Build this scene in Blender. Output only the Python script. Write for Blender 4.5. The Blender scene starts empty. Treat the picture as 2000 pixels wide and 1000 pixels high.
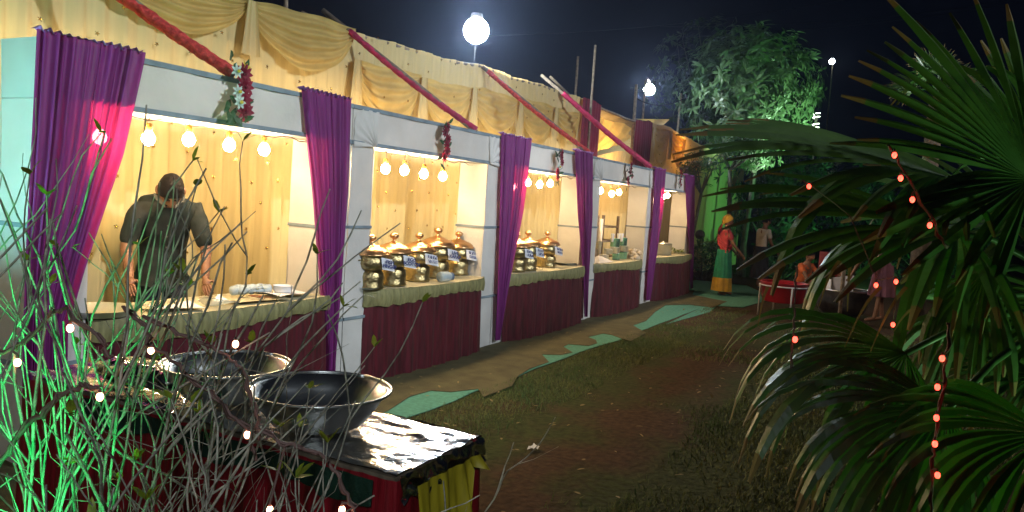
import bpy, bmesh, math, random
import numpy as np
from mathutils import Vector, Matrix, noise
R = random.Random(7)
C = bpy.context.scene.collection
SC = bpy.context.scene
PI = math.pi

# ------------------------------------------------------------------ camera
EYE = Vector((0, 0, 1.5)); FPX = 1500.0
YAW, PIT, ROL = 0.485408, 0.0721252, 0.0660442
_cy, _sy, _cp, _sp = math.cos(YAW), math.sin(YAW), math.cos(PIT), math.sin(PIT)
FW = Vector((_cy*_cp, _sy*_cp, -_sp)); _r = Vector((_sy, -_cy, 0)); _u = _r.cross(FW)
RT = _r*math.cos(ROL) + _u*math.sin(ROL); UP = _u*math.cos(ROL) - _r*math.sin(ROL)
cd = bpy.data.cameras.new('camera'); cam = bpy.data.objects.new('camera', cd); C.objects.link(cam)
cd.sensor_width = 36; cd.lens = 27; cd.clip_end = 900; cd.clip_start = 0.05
cam.matrix_world = Matrix(((RT.x, UP.x, -FW.x, EYE.x), (RT.y, UP.y, -FW.y, EYE.y), (RT.z, UP.z, -FW.z, EYE.z), (0, 0, 0, 1)))
SC.camera = cam
# ------------------------------------------------------------------ night sky, exposure
W = bpy.data.worlds.new('World'); SC.world = W; W.use_nodes = True
bg = W.node_tree.nodes['Background']
bg.inputs[0].default_value = (0.08, 0.14, 0.45, 1); bg.inputs[1].default_value = 0.006
SC.view_settings.view_transform = 'Standard'; SC.view_settings.look = 'None'
SC.view_settings.gamma = 1; SC.view_settings.exposure = 0; SC.view_settings.use_curve_mapping = False
SC.cycles.max_bounces = 8; SC.cycles.transparent_max_bounces = 12
SC.cycles.sample_clamp_indirect = 4; SC.cycles.caustics_reflective = False; SC.cycles.caustics_refractive = False
SC.cycles.use_denoising = True; SC.cycles.volume_bounces = 0

# pixel of the photograph -> point of the place, on a plane of the place or at a depth
def ray(px, py): return FW + RT*((px-1000)/FPX) - UP*((py-500)/FPX)
def at_Y(px, py, Y): d = ray(px, py); return EYE + d*(Y/d.y)
def at_X(px, py, X): d = ray(px, py); return EYE + d*(X/d.x)
def at_Z(px, py, Z): d = ray(px, py); return EYE + d*((Z-EYE.z)/d.z)
def at_D(px, py, D): return EYE + ray(px, py)*D

# ------------------------------------------------------------------ materials
def mat(name, col, rough=.6, metal=0., var=.12, vscale=8., bump=0., bscale=60., transl=None, tmix=.4, clear=0., emis=None, estr=1., col2=None, stretch=None, spec=.4, sheen=0.):
    m = bpy.data.materials.new(name); m.use_nodes = True; nt = m.node_tree; N = nt.nodes; L = nt.links
    b = N['Principled BSDF']; out = N['Material Output']
    b.inputs['Roughness'].default_value = rough; b.inputs['Metallic'].default_value = metal
    b.inputs['Specular IOR Level'].default_value = spec
    if sheen: b.inputs['Sheen Weight'].default_value = sheen
    tc = N.new('ShaderNodeTexCoord'); mp = N.new('ShaderNodeMapping'); L.new(tc.outputs['Object'], mp.inputs[0])
    if stretch: mp.inputs['Scale'].default_value = stretch
    nz = N.new('ShaderNodeTexNoise'); nz.inputs['Scale'].default_value = vscale; nz.inputs['Detail'].default_value = 5; L.new(mp.outputs[0], nz.inputs[0])
    rp = N.new('ShaderNodeValToRGB'); L.new(nz.outputs[0], rp.inputs[0])
    c2 = col2 if col2 else tuple(c*(1+var) for c in col); c1 = col if col2 else tuple(c*(1-var) for c in col)
    rp.color_ramp.elements[0].position = .35; rp.color_ramp.elements[1].position = .65
    rp.color_ramp.elements[0].color = (*c1, 1); rp.color_ramp.elements[1].color = (*c2, 1)
    L.new(rp.outputs[0], b.inputs['Base Color'])
    if emis: b.inputs['Emission Color'].default_value = (*emis, 1); b.inputs['Emission Strength'].default_value = estr
    if bump:
        n2 = N.new('ShaderNodeTexNoise'); n2.inputs['Scale'].default_value = bscale; n2.inputs['Detail'].default_value = 4; L.new(mp.outputs[0], n2.inputs[0])
        bp = N.new('ShaderNodeBump'); bp.inputs['Strength'].default_value = bump; bp.inputs['Distance'].default_value = .02
        L.new(n2.outputs[0], bp.inputs['Height']); L.new(bp.outputs[0], b.inputs['Normal'])
    last = b.outputs[0]
    if transl:
        t = N.new('ShaderNodeBsdfTranslucent'); t.inputs[0].default_value = (*transl, 1)
        mx = N.new('ShaderNodeMixShader'); mx.inputs[0].default_value = tmix; L.new(last, mx.inputs[1]); L.new(t.outputs[0], mx.inputs[2]); last = mx.outputs[0]
    if clear:
        t = N.new('ShaderNodeBsdfTransparent'); tc3 = tuple(min(1, x*1.1+.05) for x in (transl or (1, 1, 1))); t.inputs[0].default_value = (*tc3, 1)
        mx = N.new('ShaderNodeMixShader'); mx.inputs[0].default_value = clear; L.new(last, mx.inputs[1]); L.new(t.outputs[0], mx.inputs[2]); last = mx.outputs[0]
    L.new(last, out.inputs[0])
    return m
def glow(name, col, s):
    m = bpy.data.materials.new(name); m.use_nodes = True; N = m.node_tree.nodes; b = N['Principled BSDF']
    b.inputs['Base Color'].default_value = (.8, .8, .8, 1); b.inputs['Emission Color'].default_value = (*col, 1); b.inputs['Emission Strength'].default_value = s
    return m
M = dict(
 white=mat('white_cloth', (.72,.72,.70), .75, var=.09, vscale=3, bump=.7, bscale=7, transl=(.85,.8,.7), tmix=.22),
 seam=mat('grey_seam', (.20,.26,.30), .8, var=.2),
 purple=mat('purple_satin', (.30,.032,.29), .5, var=.2, vscale=4, stretch=(14,14,.6), transl=(.27,.008,.07), tmix=.45, clear=.07, sheen=.3),
 hem=mat('purple_hem', (.55,.22,.62), .5),
 cream=mat('cream_cloth', (.68,.57,.28), .75, var=.05, vscale=3, stretch=(9,9,.5), transl=(.85,.55,.2), tmix=.25),
 swag=mat('yellow_swag', (.68,.54,.20), .7, var=.16, vscale=5, transl=(.9,.65,.2), tmix=.35, clear=.1),
 roof=mat('roof_cloth', (.5,.42,.25), .8, transl=(.6,.5,.25), tmix=.3),
 maroon=mat('maroon_satin', (.068,.003,.010), .45, var=.45, vscale=4, stretch=(10,10,1), bump=.25, bscale=20, sheen=.1),
 yellowsatin=mat('yellow_satin', (.42,.34,.02), .5, var=.25, vscale=5, stretch=(8,8,1)),
 redsatin=mat('red_satin', (.26,.010,.018), .42, var=.35, vscale=4, stretch=(10,10,1), bump=.25, bscale=20),
 valance=mat('gold_valance', (.23,.22,.095), .6, var=.25, vscale=6, stretch=(8,8,1), bump=.2, bscale=30),
 topcloth=mat('table_top_cloth', (.5,.46,.3), .7, bump=.3, bscale=15),
 paper=mat('paper', (.72,.74,.78), .8, var=.05),
 ink=mat('blue_ink', (.012,.03,.16), .7),
 strip=mat('crimson_strip', (.17,.008,.03), .6, var=.2, stretch=(10,10,1)),
 red=mat('red_net', (.72,.075,.07), .6, var=.35, vscale=40, bump=.8, bscale=40, transl=(.9,.1,.1), tmix=.2),
 magenta=mat('magenta_cloth', (.50,.025,.10), .6, var=.35, vscale=15, bump=.5, bscale=25, transl=(.7,.03,.12), tmix=.2),
 bamboo=mat('bamboo', (.22,.17,.12), .8, var=.3, vscale=20, bump=.3),
 brass=mat('brass', (.46,.37,.18), .33, metal=1, var=.2, vscale=12, bump=.35, bscale=55),
 copper=mat('copper', (.85,.50,.24), .3, metal=1, var=.12, vscale=10, bump=.15, bscale=40),
 steel=mat('steel', (.78,.80,.80), .33, metal=1, var=.1, bump=.08, bscale=12),
 tsteel=mat('teal_steel', (.25,.55,.48), .25, metal=.85, var=.3, stretch=(9,9,1)),
 foil=mat('foil', (.80,.80,.80), .2, metal=1, var=.05, bump=.5, bscale=14),
 dsteel=mat('sooty_steel', (.10,.09,.08), .5, metal=.7, var=.5, vscale=4, bump=.3),
 gold=mat('gold_sequin', (.75,.45,.10), .2, metal=1, var=.2),
 skin=mat('skin', (.20,.095,.05), .5, var=.12, vscale=20, bump=.1, bscale=80),
 lipskin=mat('lip_skin', (.15,.06,.04), .5),
 hair=mat('hair', (.005,.004,.004), .6, var=.4, vscale=60, bump=.25, bscale=90, spec=.08),
 shirt=mat('olive_shirt', (.010,.017,.015), .9, col2=(.028,.032,.03), vscale=9, bump=.6, bscale=14, spec=.1),
 shirtpale=mat('pale_shirt_panel', (.10,.10,.09), .85, var=.15),
 trousers=mat('dark_trousers', (.02,.022,.03), .85),
 green_cloth=mat('green_cloth', (.012,.20,.11), .75, var=.2, bump=.4, bscale=18),
 yellow_cloth=mat('yellow_cloth', (.50,.28,.02), .75, var=.2, bump=.3),
 orange_cloth=mat('orange_cloth', (.55,.12,.03), .75, var=.2, bump=.4),
 redcloth=mat('red_cloth', (.45,.05,.06), .75, var=.2, bump=.4),
 white_shirt=mat('white_shirt', (.55,.52,.48), .8, bump=.4, bscale=14),
 plum_cloth=mat('plum_cloth', (.16,.06,.09), .8, var=.2, bump=.4),
 darkgreen=mat('dark_green_cloth', (.006,.035,.020), .7, bump=.3),
 redplastic=mat('red_plastic', (.30,.010,.014), .35, var=.1),
 orangeplastic=mat('orange_plastic', (.5,.12,.05), .5),
 whitemetal=mat('painted_metal', (.45,.45,.45), .5),
 bluemetal=mat('blue_metal', (.10,.14,.22), .5),
 palm=mat('palm_leaf', (.08,.16,.06), .36, col2=(.13,.22,.08), vscale=3, stretch=(1,1,1), bump=.15, bscale=30, transl=(.06,.2,.01), tmix=.22, spec=.6),
 palmdry=mat('palm_leaf_tip', (.22,.17,.07), .6, var=.3, transl=(.3,.2,.05), tmix=.2),
 petiole=mat('palm_petiole', (.07,.13,.05), .4, var=.25, vscale=20),
 trunk=mat('bark', (.11,.085,.06), .9, var=.35, vscale=15, bump=.8, bscale=25),
 palebark=mat('pale_bark', (.13,.13,.10), .85, var=.3, vscale=8, bump=.5),
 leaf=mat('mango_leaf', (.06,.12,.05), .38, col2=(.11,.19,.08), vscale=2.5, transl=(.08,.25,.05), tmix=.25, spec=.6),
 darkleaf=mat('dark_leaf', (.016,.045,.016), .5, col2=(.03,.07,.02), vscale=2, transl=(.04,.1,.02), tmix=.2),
 stem=mat('shrub_stem', (.36,.34,.28), .8, var=.5, vscale=30, bump=.4, bscale=80),
 yleaf=mat('young_leaf', (.16,.22,.02), .5, var=.3, vscale=20, transl=(.4,.5,.05), tmix=.3),
 rleaf=mat('russet_leaf', (.22,.07,.03), .5, var=.3, transl=(.4,.12,.03), tmix=.3),
 petal_r=mat('red_petal', (.22,.006,.03), .6, var=.3, transl=(.5,.01,.05), tmix=.2),
 petal_w=mat('white_petal', (.55,.68,.62), .6),
 petal_y=mat('yellow_petal', (.6,.42,.03), .6),
 fleaf=mat('bouquet_leaf', (.025,.09,.03), .5),
 wire=mat('wire', (.16,.09,.08), .6), wireblack=mat('black_wire', (.01,.01,.012), .6),
 socket=mat('bulb_socket', (.55,.28,.05), .5),
 plastic=mat('clear_plastic', (.55,.66,.72), .15, var=.1, clear=.35),
 tissue=mat('tissue', (.6,.52,.4), .9, var=.2, bump=.6),
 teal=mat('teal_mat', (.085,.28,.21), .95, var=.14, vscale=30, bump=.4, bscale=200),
 olive=mat('shaded_mat_olive', (.085,.078,.035), .95, var=.25, vscale=6, bump=.4, bscale=120),  # tone of the teal matting outside the cool light, put into the colour
 litter=mat('litter', (.7,.7,.68), .8),
 bulb=glow('warm_bulb', (1, .68, .36), 370), bulb2=glow('warm_bulb_back', (1,.6,.22), 260),
 flood=glow('white_lamp', (.80,.92,1), 380), flood2=glow('small_white_lamp', (.85,.93,1), 30),
 fairy=glow('fairy_bulb_pink', (1,.42,.24), 14), fairyr=glow('fairy_bulb_red', (1,.05,.03), 7),
 rung=glow('strip_light', (.75,1,.72), 6), greenlens=glow('green_lens', (.02,1,.15), 8),
)

# ------------------------------------------------------------------ mesh helpers
class MB:
    def __init__(s): s.v = []; s.f = []
    def add(s, vs, fs):
        o = len(s.v); s.v += [tuple(p) for p in vs]; s.f += [tuple(i+o for i in f) for f in fs]; return s
    def box(s, c, d, rot=None):
        c = Vector(c); hx, hy, hz = d[0]/2, d[1]/2, d[2]/2
        vs = [Vector((x, y, z)) for x in (-hx, hx) for y in (-hy, hy) for z in (-hz, hz)]
        if rot: vs = [rot @ v for v in vs]
        return s.add([v+c for v in vs], [(0,1,3,2),(4,6,7,5),(0,4,5,1),(2,3,7,6),(0,2,6,4),(1,5,7,3)])
    def tube(s, pts, rad, n=6, cap=True):
        pts = [Vector(p) for p in pts]; m = len(pts); rad = rad if isinstance(rad, (list, tuple)) else [rad]*m
        vs = []; prev = None
        for i, p in enumerate(pts):
            t = (pts[min(i+1, m-1)] - pts[max(i-1, 0)]).normalized()
            if prev is None: a = t.orthogonal().normalized()
            else: a = (prev - t*prev.dot(t)).normalized()
            prev = a; b = t.cross(a)
            vs += [p + (a*math.cos(2*PI*k/n) + b*math.sin(2*PI*k/n))*rad[i] for k in range(n)]
        fs = [(i*n+k, i*n+(k+1) % n, (i+1)*n+(k+1) % n, (i+1)*n+k) for i in range(m-1) for k in range(n)]
        if cap: fs += [tuple(range(n))[::-1], tuple((m-1)*n+k for k in range(n))]
        return s.add(vs, fs)
    def lathe(s, prof, n=20, c=(0,0,0), fn=None):
        vs = []; m = len(prof); c = Vector(c)
        for i, (r, z) in enumerate(prof):
            for k in range(n):
                a = 2*PI*k/n; rr = r*(fn(a, i/(m-1)) if fn else 1)
                vs.append(c+Vector((rr*math.cos(a), rr*math.sin(a), z)))
        return s.add(vs, [(i*n+k, i*n+(k+1) % n, (i+1)*n+(k+1) % n, (i+1)*n+k) for i in range(m-1) for k in range(n)])
    def grid(s, fn, nu, nv):
        vs = [fn(i/nu, j/nv) for j in range(nv+1) for i in range(nu+1)]; w = nu+1
        return s.add(vs, [(j*w+i, j*w+i+1, (j+1)*w+i+1, (j+1)*w+i) for j in range(nv) for i in range(nu)])
    def sphere(s, c, r, nu=12, nv=8, sc=(1,1,1), rot=None):
        c = Vector(c)
        def f(u, v):
            a = 2*PI*u; b = PI*v; p = Vector((math.sin(b)*math.cos(a)*sc[0], math.sin(b)*math.sin(a)*sc[1], math.cos(b)*sc[2]))*r
            return c + (rot @ p if rot else p)
        return s.grid(f, nu, nv)
    def build(s, name, m, parent=None, smooth=True, loc=None):
        me = bpy.data.meshes.new(name); 
        if loc: 
            L = Vector(loc); me.from_pydata([tuple(Vector(v)-L) for v in s.v], [], s.f)
        else: me.from_pydata(s.v, [], s.f)
        me.materials.append(M[m] if isinstance(m, str) else m)
        if smooth: me.polygons.foreach_set('use_smooth', [True]*len(me.polygons))
        o = bpy.data.objects.new(name, me); C.objects.link(o)
        if parent: o.parent = parent
        if loc: o.location = loc
        return o
def leafmesh(mb, p, d, n, l, w):
    d = d.normalized(); s = d.cross(n)
    if s.length < 1e-4: s = d.orthogonal()
    s.normalize(); n = s.cross(d)
    mb.add([p, p+d*l*.35+s*w*.5-n*l*.02, p+d*l*.75+s*w*.35-n*l*.1, p+d*l-n*l*.22, p+d*l*.75-s*w*.35-n*l*.1, p+d*l*.35-s*w*.5-n*l*.02, p+d*l*.5-n*l*.0+n*w*-.12], [(0,1,6),(1,2,6),(2,3,6),(3,4,6),(4,5,6),(5,0,6)])
def bake(parent, o):      # parts are given in world space under a moved Empty
    o.parent = parent; o.matrix_parent_inverse = Matrix.Translation(parent.location).inverted() if parent.rotation_euler[:] == (0,0,0) else parent.matrix_basis.inverted()
    return o
def tag(o, label=None, cat=None, group=None, kind=None):
    if label: o['label'] = label
    if cat: o['category'] = cat
    if group: o['group'] = group
    if kind: o['kind'] = kind
    return o
def empty(name, loc, label, cat, group=None):
    o = bpy.data.objects.new(name, None); C.objects.link(o); o.location = loc; o.empty_display_size = .1
    return tag(o, label, cat, group)
def part(name, mb, m, root, smooth=True, label=None):
    o = mb.build(name, m, smooth=smooth); bake(root, o)
    if label: o['label'] = label
    return o
def sub(name, mb, m, parent_part, smooth=True):   # parent part sits in world space already
    o = mb.build(name, m, smooth=smooth); o.parent = parent_part
    r = parent_part.parent
    if not r or parent_part.location.length > 1e-6: o.matrix_parent_inverse = Matrix.Translation(parent_part.location).inverted()
    return o
def copy_tree(o, parent=None):
    c = o.copy(); C.objects.link(c); c.parent = parent
    if parent: c.matrix_parent_inverse = o.matrix_parent_inverse.copy()
    for ch in list(o.children): copy_tree(ch, c)
    return c
def textmesh(name, cu):
    t = bpy.data.objects.new('t', cu); C.objects.link(t); dg = bpy.context.evaluated_depsgraph_get(); dg.update()
    me = bpy.data.meshes.new_from_object(t.evaluated_get(dg)); me.name = name; bpy.data.objects.remove(t)
    o = bpy.data.objects.new(name, me); C.objects.link(o); return o
def fold(x, k=1.): return math.sin(x*k) + .5*math.sin(x*k*2.3+1.1) + .3*math.sin(x*k*.61+.5)

# ================================================================== SETTING
gm = bpy.data.materials.new('ground_soil_grass'); gm.use_nodes = True
nt = gm.node_tree; N = nt.nodes; L = nt.links; b = N['Principled BSDF']; b.inputs['Roughness'].default_value = .95; b.inputs['Specular IOR Level'].default_value = .15
tc = N.new('ShaderNodeTexCoord')
n1 = N.new('ShaderNodeTexNoise'); n1.inputs['Scale'].default_value = .9; n1.inputs['Detail'].default_value = 8; n1.inputs['Roughness'].default_value = .65; L.new(tc.outputs['Object'], n1.inputs[0])
n2 = N.new('ShaderNodeTexNoise'); n2.inputs['Scale'].default_value = 24; n2.inputs['Detail'].default_value = 6; L.new(tc.outputs['Object'], n2.inputs[0])
r1 = N.new('ShaderNodeValToRGB'); L.new(n1.outputs[0], r1.inputs[0])
r1.color_ramp.elements[0].position = .42; r1.color_ramp.elements[0].color = (.080,.047,.026,1)
r1.color_ramp.elements[1].position = .58; r1.color_ramp.elements[1].color = (.05,.065,.018,1)
mx = N.new('ShaderNodeMix'); mx.data_type = 'RGBA'; mx.blend_type = 'MULTIPLY'; mx.inputs[0].default_value = .8
r2 = N.new('ShaderNodeValToRGB'); L.new(n2.outputs[0], r2.inputs[0]); r2.color_ramp.elements[0].position = .3; r2.color_ramp.elements[0].color = (.35,.35,.35,1); r2.color_ramp.elements[1].position = .7
sx = N.new('ShaderNodeSeparateXYZ'); L.new(tc.outputs['Object'], sx.inputs[0])
def mth(op, a, b_):
    n_ = N.new('ShaderNodeMath'); n_.operation = op
    for k_, q_ in enumerate((a, b_)):
        if isinstance(q_, (int, float)): n_.inputs[k_].default_value = q_
        else: L.new(q_, n_.inputs[k_])
    return n_.outputs[0]
band = mth('SUBTRACT', 1.0, mth('MINIMUM', mth('DIVIDE', mth('ABSOLUTE', mth('SUBTRACT', sx.outputs[1], 1.75), 0), .62), 1.0))  # bare soil strip; its dark tone also stands in for a shadow band
far = mth('MINIMUM', mth('MAXIMUM', mth('MULTIPLY', mth('SUBTRACT', sx.outputs[0], 8.5), .3), 0), 1)
L.new(mth('SUBTRACT', mth('ADD', n1.outputs[0], .11), mth('MULTIPLY', mth('MAXIMUM', band, far), .20)), r1.inputs[0])
L.new(r1.outputs[0], mx.inputs[6]); L.new(r2.outputs[0], mx.inputs[7]); L.new(mx.outputs[2], b.inputs['Base Color'])
bp = N.new('ShaderNodeBump'); bp.inputs['Strength'].default_value = .7; bp.inputs['Distance'].default_value = .03; L.new(n2.outputs[0], bp.inputs['Height']); L.new(bp.outputs[0], b.inputs['Normal'])
def gz(x, y):
    f = min(1, max(0, (2.7-y)/.5)) if x < 25 else 0
    return (-.006 + .012*noise.noise(Vector((x*1.3, y*1.3, 0))))*f - .004
g = MB(); g.grid(lambda u, v: (-2+22*u, -6+14*v, gz(-2+22*u, -6+14*v)), 176, 112)
g.add([(-300,-300,-.03),(300,-300,-.03),(300,300,-.03),(-300,300,-.03)], [(0,1,2,3)])
go = g.build('ground', gm); tag(go, kind='structure', label='reddish bare soil yard with worn patches of grass')

# teal matting; olive sheet on top paints the part outside the cool light pools
def sheet(name, pts, z, m, label):
    bm = bmesh.new(); vs = [bm.verts.new((p[0], p[1], z)) for p in pts]; f = bm.faces.new(vs)
    if f.normal.z < 0 or f.calc_area() and (f.normal_update() or f.normal.z < 0): f.normal_flip()
    r = bmesh.ops.extrude_face_region(bm, geom=[f]); 
    for v in r['geom']:
        if isinstance(v, bmesh.types.BMVert): v.co.z -= .004
    bmesh.ops.recalc_face_normals(bm, faces=bm.faces)
    me = bpy.data.meshes.new(name); bm.to_mesh(me); me.materials.append(M[m]); o = bpy.data.objects.new(name, me); C.objects.link(o)
    tag(o, label=label, kind='structure'); return o
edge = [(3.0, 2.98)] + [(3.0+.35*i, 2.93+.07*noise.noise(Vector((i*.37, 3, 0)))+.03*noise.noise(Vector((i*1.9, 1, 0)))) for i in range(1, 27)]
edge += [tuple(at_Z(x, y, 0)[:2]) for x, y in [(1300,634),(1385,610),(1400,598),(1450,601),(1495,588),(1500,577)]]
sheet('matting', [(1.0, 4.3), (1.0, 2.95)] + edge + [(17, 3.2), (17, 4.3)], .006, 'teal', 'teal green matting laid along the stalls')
oe = [(700,822),(756,806),(800,777),(842,765),(880,768),(934,762),(944,778),(1000,756),(1010,738),(1034,723),(1052,716),(1072,709),(1058,694),(1095,695),(1118,690),(1100,679),(1110,674),(1150,677),(1166,672),(1164,666),(1148,660),(1178,653),(1196,656),(1217,664),(1232,668),(1262,652),(1236,637),(1262,628),(1280,610),(1300,597),(1345,596),(1392,602),(1420,590),(1352,577),(1356,569)]  # ragged outline follows the edge of the cool light pools
sheet('shaded_mat_sheet', [(1.05, 4.28), (1.05, 3.2), (2.5, 3.12)] + [tuple(at_Z(x, y, 0)[:2]) for x, y in oe] + [(14.4, 4.28)], .012, 'olive', 'part of the teal matting outside the cool light, its shade painted as a thin olive brown sheet')

# grass blades: one mass
def grass():
    rng = np.random.default_rng(3); n = 170000
    X = rng.uniform(2.2, 12.5, n); Y = rng.uniform(-3.0, 2.9, n)
    keep = np.zeros(n, bool); d = np.zeros(n)
    for i in range(n):
        a = noise.noise(Vector((X[i]*.8, Y[i]*.8, 2))) + .5*noise.noise(Vector((X[i]*3, Y[i]*3, 5)))
        dens = .72 + a*1.2 - (.85 if 1.25 < Y[i] < 2.25 else 0) - max(0, X[i]-9)*.15
        keep[i] = rng.random() < dens; d[i] = dens
    X = X[keep]; Y = Y[keep]; n = len(X)
    h = rng.uniform(.012, .045, n); a = rng.uniform(0, 2*PI, n); w = .0038; lx = rng.normal(0, .016, n); ly = rng.normal(0, .016, n)
    Z = np.array([gz(x, y) for x, y in zip(X, Y)])
    v = np.zeros((n, 3, 3)); v[:,0] = np.stack([X-w*np.cos(a), Y-w*np.sin(a), Z-.003], 1); v[:,1] = np.stack([X+w*np.cos(a), Y+w*np.sin(a), Z-.003], 1)
    v[:,2] = np.stack([X+lx, Y+ly, Z+h], 1)
    me = bpy.data.meshes.new('grass'); me.vertices.add(n*3); me.vertices.foreach_set('co', v.ravel()); me.loops.add(n*3); me.polygons.add(n)
    me.loops.foreach_set('vertex_index', np.arange(n*3)); me.polygons.foreach_set('loop_start', np.arange(n)*3); me.update()
    me.materials.append(mat('grass_blade', (.06,.12,.03), .7, col2=(.15,.17,.05), vscale=2)); o = bpy.data.objects.new('grass', me); C.objects.link(o)
    tag(o, 'short patchy grass of the lawn beside the matting', 'grass', kind='stuff')
grass()
fl_ = MB()
for k in range(420):
    x, y = R.uniform(2.5, 13), R.uniform(-1.5, 3.7); d = Vector((R.gauss(0,1), R.gauss(0,1), R.uniform(0,.3)))
    leafmesh(fl_, Vector((x, y, .018)), d, Vector((0,0,1)), R.uniform(.025,.06), R.uniform(.012,.024))
tag(fl_.build('fallen_leaves', 'palmdry', smooth=False), 'small dry fallen leaves scattered over soil and matting', 'leaves', kind='stuff')
tag(MB().grid(lambda u, v: at_Z(1043, 873, .012)+Vector((.09*(u-.5), .05*(v-.5), .01*math.sin(9*u+5*v))), 4, 3).build('paper_scrap', 'litter'), 'small white scrap of paper lying on the grass', 'litter')

# ================================================================== LIT TENT WALL behind the stalls
WY = 4.9
def ztop(x):
    P = [(-3,3.0),(1.5,3.0),(4.3,2.93),(5.4,2.99),(6.96,3.03),(8.28,3.12),(11.2,3.18),(13.7,3.14),(15.8,3.27),(20.4,3.08),(24,2.95)]
    for (a, za), (b_, zb) in zip(P, P[1:]):
        if x <= b_: t = (x-a)/(b_-a); return za+(zb-za)*t + .010*math.sin(x*4)+.007*math.sin(x*11)
    return 3.0
wall = empty('tent_wall', (1, WY, 0), 'long cream pleated cloth wall rising behind the row of food stalls', 'tent wall')
def wallfn(xa, xb, z0=0., zf=None, dy=0, amp=.022, k=38):
    if xa > 14: amp = .006
    def f(u, v):
        x = xa+(xb-xa)*u; zt = zf(x) if zf else ztop(x); z = z0+(zt-z0)*v
        return (x, WY+dy+amp*fold(x, k)*(.5+.5*(1-v)) + .03*noise.noise(Vector((x*1.5, z*1.2, 0))), z)
    return f
for i, (xa, xb) in enumerate([(-2,2.6),(2.6,5.1),(5.1,7.6),(7.6,10.1),(10.1,11.35),(11.9,13.9),(14.6,19),(19,24)]):
    zf = (lambda x: 2.42+.12*math.sin(x*1.5)) if xa == 11.9 else None
    part('wall_panel', MB().grid(wallfn(xa, xb, zf=zf), int((xb-xa)*44), 6), 'cream', wall)
for xa, xb in ((11.2, 11.95), (13.72, 14.7)):
    part('maroon_strip', MB().grid(wallfn(xa, xb, dy=-.07, amp=.012, k=50), 30, 6), 'strip', wall, label='dark red cloth strip hanging down the cream wall')
# stretched cloth filling the gap between the red strips, gathered down to the left
def gapf(u, v):
    x = 11.95+1.75*u; zt = ztop(x)-.05-.10*math.sin(PI*u); zb = 2.35+.35*u; z = zb+(zt-zb)*v
    return (x, WY+.12-.10*math.sin(PI*v)+.035*math.sin(26*(u*.75-v*.55)+2*u), z)
part('gathered_cloth', MB().grid(gapf, 40, 26), 'swag', wall)
# swags
sw = [(-.4,1.5,0,.55),(1.5,2.95,0,.62),(2.95,4.45,0,.42),(4.45,5.75,0,.5),(5.75,6.85,-.28,.62),(6.85,7.9,-.30,.6),(7.9,9.1,-.30,.62),(9.1,10.2,-.28,.6),(10.2,11.15,-.28,.5),(14.75,15.9,-.1,.8),(15.9,17.2,-.1,.7)]
for xa, xb, dz, drop in sw:
    def f(u, v, xa=xa, xb=xb, dz=dz, drop=drop):
        x = xa+(xb-xa)*u; z1 = ztop(x)+dz; s = 4*u*(1-u)
        return (x, WY-.05-.05*v*s-.022*math.sin(v*30+2.2*math.sin(u*4)+u*3)*(.35+.65*s), z1+.015-drop*(v*(.10+.90*s**.8)))
    part('swag', MB().grid(f, 26, 40), 'swag', wall)
    def tail(u, v, xa=xa, dz=dz, drop=drop):
        return (xa+(u-.5)*(.08+.10*v), WY-.09-.02*math.sin(u*20), ztop(xa)+dz+.01-drop*.85*v)
    part('swag_tail', MB().grid(tail, 12, 6), 'cream', wall)
part('roof_cloth', MB().grid(lambda u, v: (-2+26*u, WY+.02+4*v, ztop(-2+26*u)-.03-.7*v-.12*math.sin(PI*v)*(1+.3*math.sin(u*60))), 120, 8), 'roof', wall)
rb = MB(); rb.tube([(x, WY+.03, ztop(x)-.02) for x in np.linspace(-2, 24, 60)], .022, 6); part('roof_pole', rb, 'bamboo', wall)
# gold motifs stitched to the wall
sq = MB()
for a in range(5):
    an = a*2*PI/5+.3; r = .017
    sq.add([(0,-.004,0),(r*math.cos(an-.35)*.6,-.008,r*math.sin(an-.35)*.6),(r*math.cos(an),-.003,r*math.sin(an)*1.3),(r*math.cos(an+.35)*.6,-.008,r*math.sin(an+.35)*.6)], [(0,1,2,3)])
sq.sphere((0,-.008,0), .007, 6, 4)
sqm = None; cnt = 0
for row in range(12):
    z = .95+row*.185
    for k in range(60):
        x = 1.0+k*.37+(row % 2)*.185+R.uniform(-.05,.05); zz = z+R.uniform(-.03,.03)
        if x > 19 or (11.1 < x < 14.8) or (zz > 2.75 and x < 5.7) or (zz > 2.2 and x > 5.75 and R.random() < .4): continue
        if zz < 2.0 and not any(a < x-(.0) < b_+1.6 for a, b_ in ((2.4,4.3),(4.7,6.6),(7.0,9.0),(9.5,11.4),(12,14))): continue
        if x > 9.5 and zz < 1.9: continue
        if cnt >= 280: continue
        cnt += 1
        if sqm is None: o = sq.build('gold_motif', 'gold'); sqm = o.data
        else: o = bpy.data.objects.new('gold_motif', sqm); C.objects.link(o)
        o.location = (x-1, -.085 if zz > 2.3 and x > 5.7 else -.055, zz); o.rotation_euler = (0, R.uniform(0, 6), 0); o.parent = wall

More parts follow.
